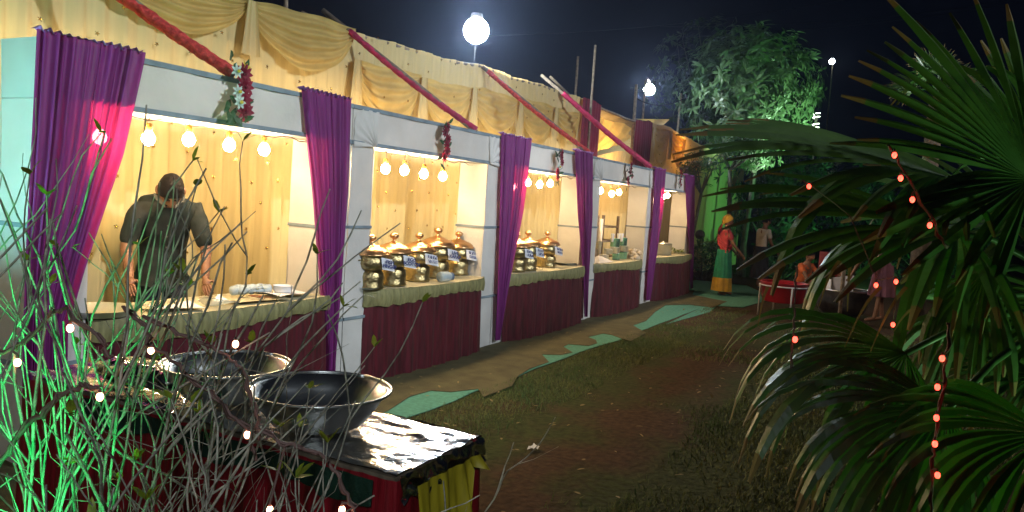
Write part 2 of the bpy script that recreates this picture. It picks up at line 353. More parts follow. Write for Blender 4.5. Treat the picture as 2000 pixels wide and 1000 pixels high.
# pennant above the roof, bamboo uprights
pn = MB(); a, b_, c_, d_ = at_Y(1238,232,5.4), at_Y(1308,233,5.2), at_Y(1285,250,5.0), at_Y(1262,236,5.6)
pn.grid(lambda u, v: (a.lerp(b_, u)).lerp(d_.lerp(c_, u), v)+Vector((0,0,.05*math.sin(u*5)*v)), 10, 5)
tag(pn.build('cloth_flap', 'swag'), 'small pointed yellow cloth flap catching light above the roof edge', 'cloth')
for px1, py1, px2, py2, Y, rr, lb in [(1163,88,1155,196,4.75,.022,'thin pale bamboo pole rising from the first dark red strip'),(1243,165,1240,236,5.0,.035,'thick dark bamboo pole beside the far white lamp'),(1331,182,1318,255,6.0,.035,'slanted dark pole at the edge of the leafy tree'),(560,-30,560,28,5.2,.022,'thin bamboo pole above the swags near the top edge'),(1129,110,1124,190,6.5,.03,'dim pole farther behind the roof left of the pale bamboo')]:
    p, q = at_Y(px1, py1, Y), at_Y(px2, py2, Y); q2 = p+(q-p)*(p.z/(p.z-q.z)) if abs(p.x-q.x) < .4 else q
    q2 = Vector((q.x+(q.x-p.x)*.3, q.y, 0)); mb = MB(); n = 12
    pts = [p.lerp(q2, i/n) for i in range(n+1)]; mb.tube(pts, [rr*(.8+.25*i/n)*(1+.1*(i % 2)) for i in range(n+1)], 7)
    tag(mb.build('bamboo_pole', 'bamboo'), lb, 'pole', 'bamboo poles standing around the tent')
# wires across the sky
for i, (pa, pb, D) in enumerate([((900,70),(1700,-10),40),((1290,52),(2050,-12),41),((1300,73),(2100,-16),43),((1240,190),(1335,193),16)]):
    p, q = at_D(*pa, D), at_D(*pb, D); mb = MB(); mb.tube([p.lerp(q, t/16)-Vector((0,0,(.5 if D > 20 else .15)*4*(t/16)*(1-t/16))) for t in range(17)], .012, 4)
    tag(mb.build('overhead_wire', 'wireblack'), ['overhead wire sagging past the bright lamp','upper overhead wire crossing the dark sky','lower overhead wire crossing the dark sky above the tree','short wire running from the far lamp pole to the slanted pole'][i], 'wire', 'overhead wires')

# ================================================================== STALL FRAMES
FY, BY, H, HD, PW = 3.78, 4.10, 2.13, .29, .27
BX = [2.2, 4.5, 6.81, 9.26, 11.83, 14.2]
def rumple(x, y, z, a=.013): return a*noise.noise(Vector((x*3, y*3, z*2.2))) + a*.6*noise.noise(Vector((x*9, y*9, z*5)))
def clothbox(x0, x1, y0, y1, z0, z1, seg=.09):
    mb = MB()
    nx, ny, nz = (max(2, int((b_-a)/seg)) for a, b_ in ((x0, x1), (y0, y1), (z0, z1)))
    X = lambda t: x0+(x1-x0)*t; Y = lambda t: y0+(y1-y0)*t; Z = lambda t: z0+(z1-z0)*t
    mb.grid(lambda u, v: (X(u), y0+rumple(X(u), 0, Z(v)), Z(v)), nx, nz)
    mb.grid(lambda u, v: (X(1-u), y1+rumple(X(1-u), 4, Z(v)), Z(v)), nx, nz)
    mb.grid(lambda u, v: (x0+rumple(x0, Y(1-u), Z(v)), Y(1-u), Z(v)), ny, nz)
    mb.grid(lambda u, v: (x1+rumple(x1, Y(u), Z(v)), Y(u), Z(v)), ny, nz)
    mb.grid(lambda u, v: (X(u), Y(v), z1), nx, ny); mb.grid(lambda u, v: (X(u), Y(1-v), z0), nx, ny)
    return mb
sl = ['nearest white cloth stall frame, where the man bends over the counter','white cloth stall frame around the five brass pots with signs','middle white cloth stall frame around three brass pots','white cloth stall frame around the stacked steel tumblers','farthest white cloth stall frame with the single steel pot']
for i in range(5):
    x0, x1 = BX[i]+.004, BX[i+1]-.004
    fr = empty('stall_frame', ((x0+x1)/2, FY, 0), sl[i], 'stall frame', 'white cloth stall frames in a row')
    part('header', clothbox(x0, x1, FY, BY, H-HD, H), 'white', fr)
    for pa, pb in ((x0, x0+PW), (x1-PW, x1)):
        p = part('post', clothbox(pa, pb, FY+.003, BY-.003, .01, H-HD-.002), 'white', fr)
        for zz in (.52, 1.22): 
            s = MB(); s.box(((pa+pb)/2, (FY+BY)/2, zz), (pb-pa+.018, BY-FY+.012, .022)); sub('seam', s, 'seam', p, smooth=False)
    for zz in (H-.012, H-HD+.014):
        s = MB(); s.box(((x0+x1)/2, FY+.004, zz), (x1-x0+.004, .028, .030)); part('edge_band', s, 'seam', fr, smooth=False)
    if i in (1, 3):   # cloth gathered at the corners of the opening
        for cx, sx in ((x0+PW, 1), (x1-PW, -1)):
            def gc(u, v, cx=cx, sx=sx):
                a = -.08+u*(PI/2+.16); r = .02+v*.30; x = cx-sx*min(PW-.01, r*math.cos(a)*1.0); z = H-HD+min(HD-.02, r*math.sin(a))
                return (x, FY-.008-.012*(1-v)-.007*math.sin(u*34)*(1-.5*v), z)
            part('gathered_corner', MB().grid(gc, 60, 8), 'white', fr)

# purple curtains: edges given on the front plane (x0,x1 at heights)
cl = ['widest purple curtain hanging at the near end of the stalls','purple curtain between the bending man and the five brass pots','purple curtain left of the three brass pots, sweeping to a point','purple curtain right of the three brass pots','purple curtain right of the steel tumblers, narrow and tapering down','purple curtain at the far end of the row beside the woman']
def xs(L_): return [at_Y(px, py, 3.73) for px, py in L_]
CU = [ ([(75,60),(62,300),(52,470),(45,640)], [(284,108),(240,300),(165,520),(130,640)]),
       ([(592,175),(614,380),(628,560),(640,700)], [(691,197),(684,370),(668,560),(655,700)]),
       ([(983,268),(978,420),(972,580),(968,672)], [(1040,282),(1024,410),(992,570),(974,672)]),
       ([(1126,298),(1130,420),(1140,540),(1142,624)], [(1160,303),(1158,420),(1150,540),(1146,624)]),
       ([(1280,329),(1276,420),(1266,520),(1262,592)], [(1302,333),(1295,420),(1279,520),(1268,592)]),
       ([(1341,337),(1342,400),(1346,470),(1349,566)], [(1357,340),(1356,400),(1354,470),(1351,566)]) ]
def interp(P, z):
    P = sorted([(p.z, p.x) for p in P], reverse=True)
    if z >= P[0][0]: return P[0][1]
    for (za, xa), (zb, xb) in zip(P, P[1:]):
        if z >= zb: t = (za-z)/(za-zb); t = t; return xa+(xb-xa)*t
    return P[-1][1]
for i, (Lp, Rp) in enumerate(CU):
    LP, RP = xs(Lp), xs(Rp); w = RP[0].x-LP[0].x; nf = w*22
    cu = empty('curtain', (LP[0].x, 3.74, 0), cl[i], 'curtain', 'purple curtains hung from the stall frames')
    def f(u, v, LP=LP, RP=RP, nf=nf, i=i):
        zt, zb = H+.028, (.06 if i else .35); z = zt+(zb-zt)*v; xa, xb = interp(LP, z), interp(RP, z)
        ph = u*nf*2*PI+2.2*math.sin(u*9+i*2)+1.3*math.sin(u*23+i); am = .010+.005*math.sin(i+9*u)
        return (xa+(xb-xa)*(u+.01*math.sin(ph*.5)), 3.748-am*(math.sin(ph)+.5*math.sin(ph*1.7+1+2*v)) - .02*v, z)
    o = part('hanging_cloth', MB().grid(f, int(nf*9), 36), 'purple', cu)
    def tp(u, v, LP=LP, RP=RP, nf=nf):
        xa, xb = LP[0].x, RP[0].x; return (xa+(xb-xa)*u, 3.735+.06*v, H+.030+.010*math.sin(u*nf*2*PI)*(1-v)+.007*math.sin(u*70))
    sub('folded_hem', MB().grid(tp, int(nf*9), 4), 'hem', o)

# ================================================================== BULBS
bl = MB(); bl.lathe([(0.001,-.062),(.018,-.058),(.032,-.042),(.037,-.024),(.033,-.006),(.022,.012),(.015,.022)], 14)
bs = MB(); bs.lathe([(.015,.020),(.019,.024),(.019,.060),(.012,.066),(.003,.068)], 10)
protoB = None
BP = [(195,260),(290,263),(369,266),(448,277),(516,286),(704,320),(753,325),(790,328),(828,335),(865,340),(1009,362),(1031,353),(1054,357),(1075,355),(1173,370),(1195,376),(1209,373),(1271,383),(1296,382),(1304,380)]
bd = ['seen glowing through the widest purple curtain','first clear of the widest curtain, left of the man','above the man','right of the man','last before the second purple curtain',
 'hidden behind the left post of the five pot stall','above the FISH FINGER pot','above the gap between second and third pot','above the third of the five pots','last of the five pot stall',
 'seen through the purple curtain left of the three pots','half behind the purple curtain left of three pots','above the three brass pots, left of a close pair','under the red flowers over the three brass pots',
 'at the left post of the tumbler stall','lower one of the close pair over the tumblers','right one of the close pair over the tumblers','glowing near the last narrow post','left one of the farthest pair','right one of the farthest pair']
for k, (px, py) in enumerate(BP):
    p = at_Y(px, py, 3.93)
    if k in (5,): p.y = 3.95; p.x += .1
    if protoB is None:
        root = empty('light_bulb', p, '', 'light bulb', 'lit bulbs hanging in the stalls'); root['label'] = 'x'
        bl.build('glass', 'bulb', root); bs.build('socket', 'socket', root)
        cdm = MB(); cdm.tube([(0,0,.066),(.002,0,.13)], .003, 5); cdm.build('cord', 'wire', root); protoB = root; o = root
    else: o = copy_tree(protoB)
    o.location = p; o['label'] = 'lit warm bulb '+bd[k]
for a, b_ in ((2.5,4.2),(4.8,6.5),(7.1,8.95),(9.6,11.4),(12.1,13.9)):
    w = MB(); w.tube([(a+(b_-a)*t/20, 3.93, H-HD-.012-.015*math.sin(t*1.7)) for t in range(21)], .004, 5)
    k = [2.5,4.8,7.1,9.6,12.1].index(a); tag(w.build('bulb_cable', 'wire'), 'thin cable under the header of the '+['bending man stall','five pot stall','three pot stall','tumbler stall','farthest stall'][k], 'cable', 'cables carrying the bulbs')

# ================================================================== COUNTERS
TZ = .73
TB = [(2.50,4.36),(4.72,6.60),(7.02,9.16),(9.50,11.42),(12.02,14.34)]
tl = ['counter under the bending man, cluttered with papers','counter carrying five brass pots with paper signs','counter carrying three brass pots','counter carrying the steel tumblers and white napkin','farthest counter carrying one steel pot and greens']
for i, (x0, x1) in enumerate(TB):
    t = empty('counter', ((x0+x1)/2, 3.9, 0), 'maroon skirted '+tl[i], 'table', 'skirted counters of the stalls')
    def front(u): # outline with rounded ends, bowed to the front
        s = max(0, 1-((abs(u-.5)*2)**8)); return 3.70-.05*math.sin(PI*u)+(1-s)*.09
    def top(u, v, x0=x0, x1=x1): return (x0+(x1-x0)*u, front(u)+(4.18-front(u))*v, TZ+.004*noise.noise(Vector((u*22, v*5, i))))
    part('table_top', MB().grid(top, 40, 8), 'topcloth', t)
    bx = MB(); bx.box(((x0+x1)/2, 3.99, TZ-.025), (x1-x0-.08, .36, .03)); part('board', bx, 'bamboo', t, smooth=False)
    for lx in (x0+.12, x1-.12):
        for ly in (3.84, 4.13):
            q = MB(); q.tube([(lx, ly, 0), (lx, ly, TZ-.03)], .015, 6); part('leg', q, 'dsteel', t)
    L_ = x1-x0
    def sk(u, v, x0=x0, L_=L_, i=i):
        return (x0+.015+(L_-.03)*u, front(u)+.01-.014*fold(u*L_*26+i)*(.4+.6*v)-.02*v, TZ-.07-(TZ-.085)*v)
    part('skirt', MB().grid(sk, int(L_*95), 6), 'maroon', t)
    def va(u, v, x0=x0, L_=L_, i=i):
        dip = .115+.020*math.sin(u*L_*3.3+i)+.006*math.sin(u*L_*40)
        return (x0+L_*u, front(u)-.006-.007*fold(u*L_*60+i)*v-.012*math.sin(PI*min(1,v)), TZ+.001-dip*v)
    part('valance', MB().grid(va, int(L_*110), 5), 'valance', t)
    for xe, sg in ((x0, -1), (x1, 1)):
        part('end_skirt', MB().grid(lambda u, v, xe=xe, sg=sg: (xe-sg*.01+sg*.012*fold(u*14), 3.80+.38*u, TZ-.01-(TZ-.03)*v), 24, 4), 'maroon', t)

# ================================================================== BRASS POTS
def make_pot():
    root = empty('brass_pot', (0,0,0), 'x', 'pot', 'brass serving pots with lids')
    lo = MB(); lo.lathe([(.001,.0),(.088,.0),(.094,.012),(.086,.03),(.088,.07),(.09,.10),(.084,.13),(.070,.148),(.066,.152)], 26, fn=lambda a, t: 1+.012*math.cos(a*16)*(1 if t < .9 else 0)); lo.build('base', 'brass', root)
    up = MB(); up.lathe([(.066,.150),(.082,.156),(.104,.178),(.112,.205),(.108,.235),(.100,.255),(.104,.265),(.118,.270),(.118,.276)], 26); up.build('bowl', 'brass', root)
    ld = MB(); ld.lathe([(.122,.272),(.127,.280),(.118,.286),(.114,.298),(.102,.314),(.082,.328),(.054,.339),(.050,.347),(.028,.352),(.020,.362),(.010,.366)], 26); l = ld.build('lid', 'copper', root)
    kn = MB(); kn.lathe([(.016,.362),(.010,.374),(.010,.382),(.020,.388),(.029,.400),(.030,.412),(.024,.426),(.010,.434),(.001,.436)], 14); kn.build('knob', 'copper', l)
    for s in (-1, 1):
        h = MB(); h.tube([(s*.100,-.02,.24),(s*.128,-.02,.235),(s*.132,0,.235),(s*.128,.02,.235),(s*.100,.02,.24)], .005, 6); h.build('handle', 'brass', root)
    return root
def sign(root, txt, rz, m='ink'):
    # card on a stiff wire loop hanging at the bowl, turned to the guests
    e = MB()
    ax = Vector((math.cos(rz), math.sin(rz), 0)); nrm = Vector((math.sin(rz), -math.cos(rz), 0)); c = nrm*.128+Vector((0,0,.205))+ax*.03
    def f(u, v): return c+ax*(.112*(u-.5)) + Vector((0,0,.094*(v-.5)))+nrm*(.008*math.sin(u*3+v)-.02*v)+Vector((0,0,-.012*(u-.5)*2))
    o = e.grid(f, 6, 5).build('sign_card', 'paper', root)
    if txt is None:      # marks too blurred to read in the photograph
        mk = MB(); rr = random.Random(int(rz*1e4)+len(bpy.data.objects))
        for row in (.022, -.016):
            x0_ = -.040
            while x0_ < .036:
                w_ = rr.uniform(.005, .009)
                pts = [c+ax*(x0_+w_*rr.random())+Vector((0,0,row+dz-.024*(x0_/.056)*.0-.012*(x0_/.112)*2))+nrm*(.010-.02*(row+dz)/.094) for dz in (-.014, rr.uniform(-.008,.004), .014)]
                mk.tube(pts, .0028, 4); x0_ += w_+.006
        mk.build('blurred_marks', m, o)['kind'] = 'stuff'; return
    cu = bpy.data.curves.new('lettering', 'FONT'); cu.body = txt; cu.size = .038; cu.align_x = 'CENTER'; cu.align_y = 'CENTER'; cu.extrude = .0004; cu.offset = .0014; cu.space_line = .85
    cu.materials.append(M[m]); t = textmesh('lettering', cu); t.parent = o
    up = (Vector((0,0,1))-nrm*.19).normalized(); x = (ax-Vector((0,0,.19))).normalized(); zz = x.cross(up).normalized(); up = zz.cross(x)
    p = c+zz*.010
    t.matrix_local = Matrix(((x.x,up.x,zz.x,p.x),(x.y,up.y,zz.y,p.y),(x.z,up.z,zz.z,p.z),(0,0,0,1)))
pot0 = make_pot(); used = False
PT = [(724,500,3.80,1.0,'FISH\nFINGER',.35,'leftmost pot of the near group, sign FISH FINGER'),(768,500,3.83,1.02,'EGG\nSCOTCH',.3,'pot with the sign EGG SCOTCH'),
 (817,500,3.90,1.0,None,.1,'third in the near group, its sign turned away'),(853,500,3.98,1.10,'LIVE\nKABAB',.3,'tallest pot, with sign LIVE KABAB'),(894,500,4.02,1.0,None,.2,'last pot of the near group, beside white side cloth'),
 (1008,500,3.86,1.0,None,.2,'first pot of the far group, half behind the purple curtain'),(1029,500,3.86,1.03,None,.2,'middle pot of the far group'),(1067,500,3.92,1.0,None,.2,'last pot of the far group, standing alone on the right')]
for k, (px, py, Y, s, txt, rz, lb) in enumerate(PT):
    o = pot0 if k == 0 else copy_tree(pot0)
    for ch in list(o.children_recursive):
        if ch.name.startswith(('sign_card', 'lettering', 'blurred_marks')): bpy.data.objects.remove(ch)
    p = at_Y(px, py, Y); o.location = (p.x, Y, TZ+.005); o.scale = (s*1.27, s*1.27, s*.98); o['label'] = 'brass pot with copper lid, '+lb[:200]
    sign(o, txt, rz-.45)
# small things on the counters
bo = empty('water_jar', (at_Y(870,540,3.72).x, 3.74, TZ), 'clear plastic jar lying on its side in front of the LIVE KABAB pot', 'jar')
rx = Matrix.Rotation(PI/2, 3, 'Y') @ Matrix.Identity(3)
j = MB(); j.lathe([(.001,0),(.042,0),(.046,.01),(.046,.10),(.036,.125),(.030,.13)], 16); j.v = [tuple(Matrix.Rotation(-.3, 3, 'Z') @ (rx @ Vector(v))+Vector((-.07,0,.05))) for v in j.v]; j.build('body', 'plastic', bo)
j = MB(); j.lathe([(.034,.125),(.036,.128),(.036,.150),(.001,.151)], 14); j.v = [tuple(Matrix.Rotation(-.3, 3, 'Z') @ (rx @ Vector(v))+Vector((-.07,0,.05))) for v in j.v]; j.build('lid', 'bluemetal', bo)
pl = MB(); pl.lathe([(.001,0),(.05,.0),(.085,.012),(.09,.016)], 18, c=(at_Y(726,548,3.73).x, 3.76, TZ+.006)); tag(pl.build('plate_stack', 'plastic'), 'shallow clear plates at the left end of the five pot counter', 'plates')
sp_ = MB(); cx = at_Y(1108,525,3.9).x
sp_.lathe([(.001,.0),(.10,.0),(.15,.02),(.16,.03)], 22, c=(cx, 3.95, TZ+.006)); tag(sp_.build('tray', 'steel'), 'shallow steel tray lying right of the three brass pots', 'tray')
# tumbler stall
def cyl(mb, x, y, z, r, h, n=16, fl=1.0): return mb.lathe([(.001,0),(r*.95,0),(r,.006),(r*fl,h-.004),(r*fl*1.08,h),(r*fl*.97,h-.002),(r*fl*.95,.01)], n, c=(x,y,z))
tb = [(1183,.055,.0,.09,'steel'),(1206,.05,.0,.09,'tsteel'),(1219,.055,.0,.10,'tsteel'),(1190,.055,.095,.07,'steel'),(1203,.06,.095,.09,'steel'),(1220,.055,.105,.09,'steel'),(1202,.062,.19,.12,'tsteel'),(1217,.055,.20,.115,'tsteel'),(1187,.045,.17,.10,'topcloth')]
tn = ['polished container at the left base of the tumbler stack','green rimmed container at the middle base of the stack','green steel container at the right base of the stack','small bowl on the left of the stack','polished bowl in the middle of the stack','bowl on the right of the stack','tall green tinted tumbler on top, left','tall green tinted tumbler on top, right','dull round tin at the back left of the stack']
for (px, r, dz, hh, mm), lb in zip(tb, tn):
    X = at_Y(px, 500, 3.88).x; r *= 1.12; o = MB(); cyl(o, 0, 0, 0, r, hh, fl=1.05); o = o.build('tumbler', mm); o.location = (X, 3.90 if mm != 'topcloth' else 4.04, TZ+.006+dz); tag(o, lb, 'tumbler', 'stacked steel tumblers and bowls')
for px, lb in ((1196,'left white napkin twist standing in a top tumbler'),(1208,'middle white napkin twist leaning in a top tumbler'),(1214,'short white napkin twist in the right top tumbler')):
    X = at_Y(px, 500, 3.88).x; o = MB(); o.grid(lambda u, v: ((.016+.012*v)*math.cos(u*5)+.01*v, (.016+.012*v)*math.sin(u*5), .12*v), 8, 4); o = o.build('napkin', 'paper'); o.location = (X, 3.90, TZ+.27); tag(o, lb, 'napkin', 'napkins in the tumblers')
X = at_Y(1178,505,3.8).x
o = MB(); o.add([(-.26,-.10,0),(.26,-.10,0),(.24,.12,0),(-.24,.12,0),(.02,.02,.085),(-.02,.03,.085)], [(0,1,4,5),(1,2,4),(2,3,5,4),(3,0,5)]); o = o.build('folded_napkin', 'white_shirt', smooth=False); o.location = (X, 3.84, TZ+.008); tag(o, 'big white folded cloth lying like a tent in front of the tumblers', 'napkin')
X = at_Y(1243,500,3.78).x; o = MB()
for k in range(26):
    c = Vector((R.gauss(0,.06), R.gauss(0,.04), abs(R.gauss(.07,.04)))); o.sphere(c, .045, 8, 6, sc=(R.uniform(.6,1.2), R.uniform(.6,1.2), R.uniform(.5,1)))
o.v = [tuple(Vector(v)+noise.noise_vector(Vector(v)*40)*.012) for v in o.v]; o = o.build('tissue_bunch', 'tissue'); o.location = (X, 3.80, TZ+.0); tag(o, 'fluffy beige tissue bunch at the right end of the tumbler counter', 'tissue')
pb = MB(); pb.box((at_Y(1172,470,4.25).x, 4.25, 1.0), (.05,.05,.62)); tag(pb.build('pale_post', 'white_shirt'), 'slim pale post standing behind the tumbler counter', 'post')
# things standing behind the tumbler stall
bb = empty('wooden_shelf', (11.6, 4.55, 0), 'dark brown rack with shelves standing behind the tumbler counter', 'rack')
for z in (.35,.7,.95,1.18): q = MB(); q.box((11.6,4.55,z), (.9,.3,.03)); part('shelf', q, 'bamboo', bb, smooth=False)
for x in (11.15,12.05):
    for y in (4.42,4.68): q = MB(); q.box((x,y,.68), (.04,.04,1.35)); part('upright', q, 'bamboo', bb, smooth=False)
# far stall: steel pot, greens
sp = empty('steel_pot', (at_Y(1296,490,3.9).x, 3.92, TZ+.006), 'plain steel cooking pot with lid on the farthest counter', 'pot')
q = MB(); cyl(q, 0,0,0, .15,.19, 24); q.build('body','steel', sp); q = MB(); q.lathe([(.165,.19),(.16,.2),(.10,.21),(.02,.215),(.02,.23),(.001,.235)], 24); q.build('lid','steel', sp)
q = MB(); Xg = at_Y(1328,493,3.85).x
for k in range(70):
    d = Vector((R.uniform(-1,1), R.uniform(-1,1), R.uniform(-.1,.5))); leafmesh(q, Vector((R.gauss(0,.14), R.gauss(0,.05), R.uniform(.01,.05))), d, Vector((0,0,1)), .10, .03)
q = q.build('greens', 'yleaf', smooth=False); q.location = (Xg, 3.87, TZ+.01); tag(q, 'heap of green leaves beside the farthest steel pot', 'vegetables', kind='stuff')

# man's counter: papers, tray, bundle
X1 = lambda px, Y=3.8: at_Y(px, 570, Y).x
def slab(name, m, x, y, z, sx, sy, rz, lb, cat, bend=.02, grp=None):
    o = MB(); o.grid(lambda u, v: ((u-.5)*sx, (v-.5)*sy, bend*math.sin(u*4+v*3)*.5+bend*abs(u-.5)), 10, 8); o = o.build(name, m); o.location = (x, y, z); o.rotation_euler = (0,0,rz); tag(o, lb, cat, grp)
slab('paper_sheet','paper', X1(560), 3.84, TZ+.022, .40,.26,.15,'large white sheet spread at the right end of the near counter','paper',.03,'papers on the near counter')
slab('paper_sheet','topcloth', X1(500), 3.79, TZ+.016, .42,.20,-.1,'buff printed sheet with a big brown letter on the near counter','paper',.01,'papers on the near counter')
slab('paper_sheet','plastic', X1(420), 3.76, TZ+.020, .22,.15,.3,'crumpled bluish plastic sheet in front of the man','plastic',.05,'papers on the near counter')
slab('paper_sheet','paper', X1(340), 3.80, TZ+.02, .30,.22,-.2,'white sheet under the hands of the bending man','paper',.02,'papers on the near counter')
cu = bpy.data.curves.new('printed_letters','FONT'); cu.body = 'R'; cu.size = .17; cu.extrude = .001; cu.offset = .004; cu.materials.append(M['rleaf'])
o = textmesh('printed_letters', cu); o.location = (X1(488), 3.70, TZ+.034); o.rotation_euler = (.05,0,.05); tag(o, 'big brown letter R printed on the buff sheet of the near counter', 'lettering')
q = MB()
for k in range(14): q.sphere((-.12+.018*k, R.gauss(0,.012), .04), .045, 8, 6, sc=(1,.8,.7))
q.v = [tuple(Vector(v)+noise.noise_vector(Vector(v)*30)*.015) for v in q.v]; q = q.build('plastic_bag','plastic'); q.location = (X1(520), 3.93, TZ+.02); tag(q, 'crumpled clear bag of cups behind the lettered sheet', 'bag')
q = MB(); cyl(q, 0,0,0, .055,.05, 16, 1.2); q = q.build('white_bowl','paper'); q.location = (X1(565), 3.86, TZ+.03); tag(q, 'white bowl on the big sheet near the second purple curtain', 'bowl')
st_ = MB(); st_.lathe([(.001,.0),(.15,.0),(.19,.035),(.20,.038)], 26, c=(X1(195,3.78)+.05, 3.86, TZ+.012)); tag(st_.build('steel_tray','steel'), 'round steel tray at the left end of the near counter', 'tray')

# ================================================================== FLOWER BUNCHES on headers
def flower(mb, c, r, n=9, up=Vector((0,-1,0))):
    for k in range(n*2):
        a = 2*PI*k/n+(.3 if k >= n else 0); rr = r*(1 if k < n else .65); lift = .35 if k < n else .8
        d = Vector((math.cos(a), -lift, math.sin(a))); leafmesh(mb, Vector(c), d, Vector((0,-1,0)), rr, rr*.42)
FL = [((462,190),1.35,'mixed white daisies and crimson gerberas on the nearest header'),((868,278),1.05,'crimson flowers with dark leaves over the five brass pots'),((1090,322),1.1,'crimson and white flowers over the three brass pots'),((1228,340),1.0,'dark crimson flowers over the steel tumblers'),((1327,348),.95,'dark crimson flowers on the farthest header')]
for k, ((px, py), s, lb) in enumerate(FL):
    c = at_Y(px, py, 3.72); b0 = empty('flower_bunch', c, 'hanging bunch of '+lb, 'flowers', 'flower bunches on the stall headers')
    for j in range(7 if k == 0 else 6):
        fc = Vector((R.uniform(-.05,.06)*s, R.uniform(-.03,.0), (.13-.05*j)*s)) if k else Vector((.045+R.uniform(-.02,.02), -.02, .07-.075*(j-1))) if j < 4 else Vector((-.035+.015*(j-4), -.03, [.15,.03,-.03][j-4]))
        mm = 'petal_r' if (k or j < 4) else 'petal_w'
        if k == 2 and j in (3,): mm = 'petal_w'
        fm = MB(); flower(fm, fc, .052*s if mm == 'petal_r' else .048, 10 if mm == 'petal_r' else 7); f_ = fm.build('flower', mm, b0, smooth=False)
        cm = MB(); cm.sphere(fc+Vector((0,-.022,0)), .011, 8, 6); cm.build('flower_centre', 'petal_y' if mm == 'petal_w' else 'petal_r', f_)
    if k == 0:
        fm = MB(); flower(fm, (.04,-.02,.19), .04, 6); fm.build('flower','petal_y', b0, smooth=False)
    for j in range(16):
        lm = MB(); leafmesh(lm, Vector((R.uniform(-.05,.05)*s, -.0, R.uniform(-.2,.17)*s)), Vector((R.uniform(-1,1), R.uniform(-.5,0), R.uniform(-.8,.8))), Vector((0,-1,0)), .07*s, .032*s); lm.build('leaf','fleaf', b0, smooth=False)

# ================================================================== SLANTING POLES WITH CLOTH
SP = [((3.37,3.78,2.16),(2.66,4.9,3.02),'red',.044,0,'coral red net cloth wound on the nearest slanting pole above the white daisies'),((6.28,3.78,2.14),(5.66,4.85,2.97),'magenta',.034,.12,'magenta cloth on the slanting pole over the five pot stall'),
 ((9.07,3.78,2.17),(8.23,4.85,3.06),'red',.034,0,'coral red cloth on the slanting pole ending above the three pot stall'),((11.57,3.78,2.16),(10.46,4.85,3.13),'magenta',.045,.14,'dull crimson cloth on the slanting pole crossing the first dark red strip')]
for a, b_, m, r, ext, lb in SP:
    a, b_ = Vector(a), Vector(b_); e = empty('slanting_pole', a, lb, 'pole', 'cloth wrapped slanting poles between frames and roof')
    q = MB(); q.tube([a+Vector((0,0,-.02)), b_+(b_-a)*(.05+ext*1.3)], .024, 8); part('bamboo_core', q, 'bamboo', e)
    n = 60; q = MB(); pts = [a.lerp(b_, t/n)+Vector((0,0,-.03*math.sin(PI*t/n))) for t in range(n+1)]
    q.tube(pts, [r*.85*(1+.07*math.sin(t*.9)+.06*math.sin(t*2.3+1)) for t in range(n+1)], 10)
    part('cloth_wrap', q, m, e)
for (pa, pb, Y) in (((590,25),(650,55),5.0),((1075,150),(1112,186),5.1)):
    q = MB(); q.tube([at_Y(*pa, Y), at_Y(*pb, Y)], .02, 7); tag(q.build('bamboo_stick','bamboo'), 'bare bamboo end sticking out above the roof '+('near the magenta wrapped pole' if pa[0] < 1000 else 'near the dull crimson wrapped pole'), 'pole')

# ================================================================== LAMPS
def lamp(name, p, r, m, lb, foot):
    e = empty(name, p, lb, 'lamp'); q = MB(); q.sphere((0,0,0), r, 20, 12); q.build('globe', m, e)
    q = MB(); q.lathe([(r*.35,r*.9),(r*.5,r*1.0),(r*.45,r*1.35),(.01,r*1.4)], 14); q.build('cap','dsteel', e)
    f = Vector(foot)-Vector(p); q = MB(); q.tube([(0,0,-r),(f.x,f.y,f.z)] if abs(f.x) < .1 else [(0,0,r*1.35),(f.x*.6,f.y*.6,r*1.5),(f.x,f.y,r*.6),(f.x,f.y,f.z)], .002 if abs(f.x) < .1 else .025, 7); q.build('pole','wireblack' if abs(f.x) < .1 else 'bamboo', e)
L1 = EYE+ray(930,60)*(at_Y(930,60,5.45)-EYE).length/ray(930,60).length
lamp('globe_lamp', L1, .165, 'flood', 'large glaring white globe lamp above the cream tent roof', (L1.x+.02, L1.y+.02, 0))
L2 = at_Y(1268,175,5.9); lamp('globe_lamp', L2, .13, 'flood', 'smaller white globe lamp on a dark pole past the tent', (L2.x-.6, L2.y-.1, 0))
L3 = at_D(1625,120,30); lamp('globe_lamp', L3, .11, 'flood2', 'tiny distant white lamp above the palm tips', (L3.x+.3, L3.y, 0))
Lb = at_Y(1308,283,5.15); e = empty('lantern', Lb, 'warm lamp glowing through the yellow cloth past the second red strip', 'lamp'); q = MB(); q.sphere((0,0,0), .10, 14, 8, sc=(.8,.8,1.3)); q.build('globe','bulb2', e); q = MB(); q.tube([(0,0,.12),(0,0,.25)],.01,6); q.build('cord','wire', e)
Lc = Vector((12.7, 5.35, 2.45)); e = empty('lantern', Lc, 'warm lamp inside the tent glowing through the gathered cloth between the red strips', 'lamp'); q = MB(); q.sphere((0,0,0), .07, 14, 8, sc=(1,1,1.2)); q.build('globe','bulb2', e); q = MB(); q.tube([(0,0,.08),(0,0,.3)],.01,6); q.build('cord','wire', e)
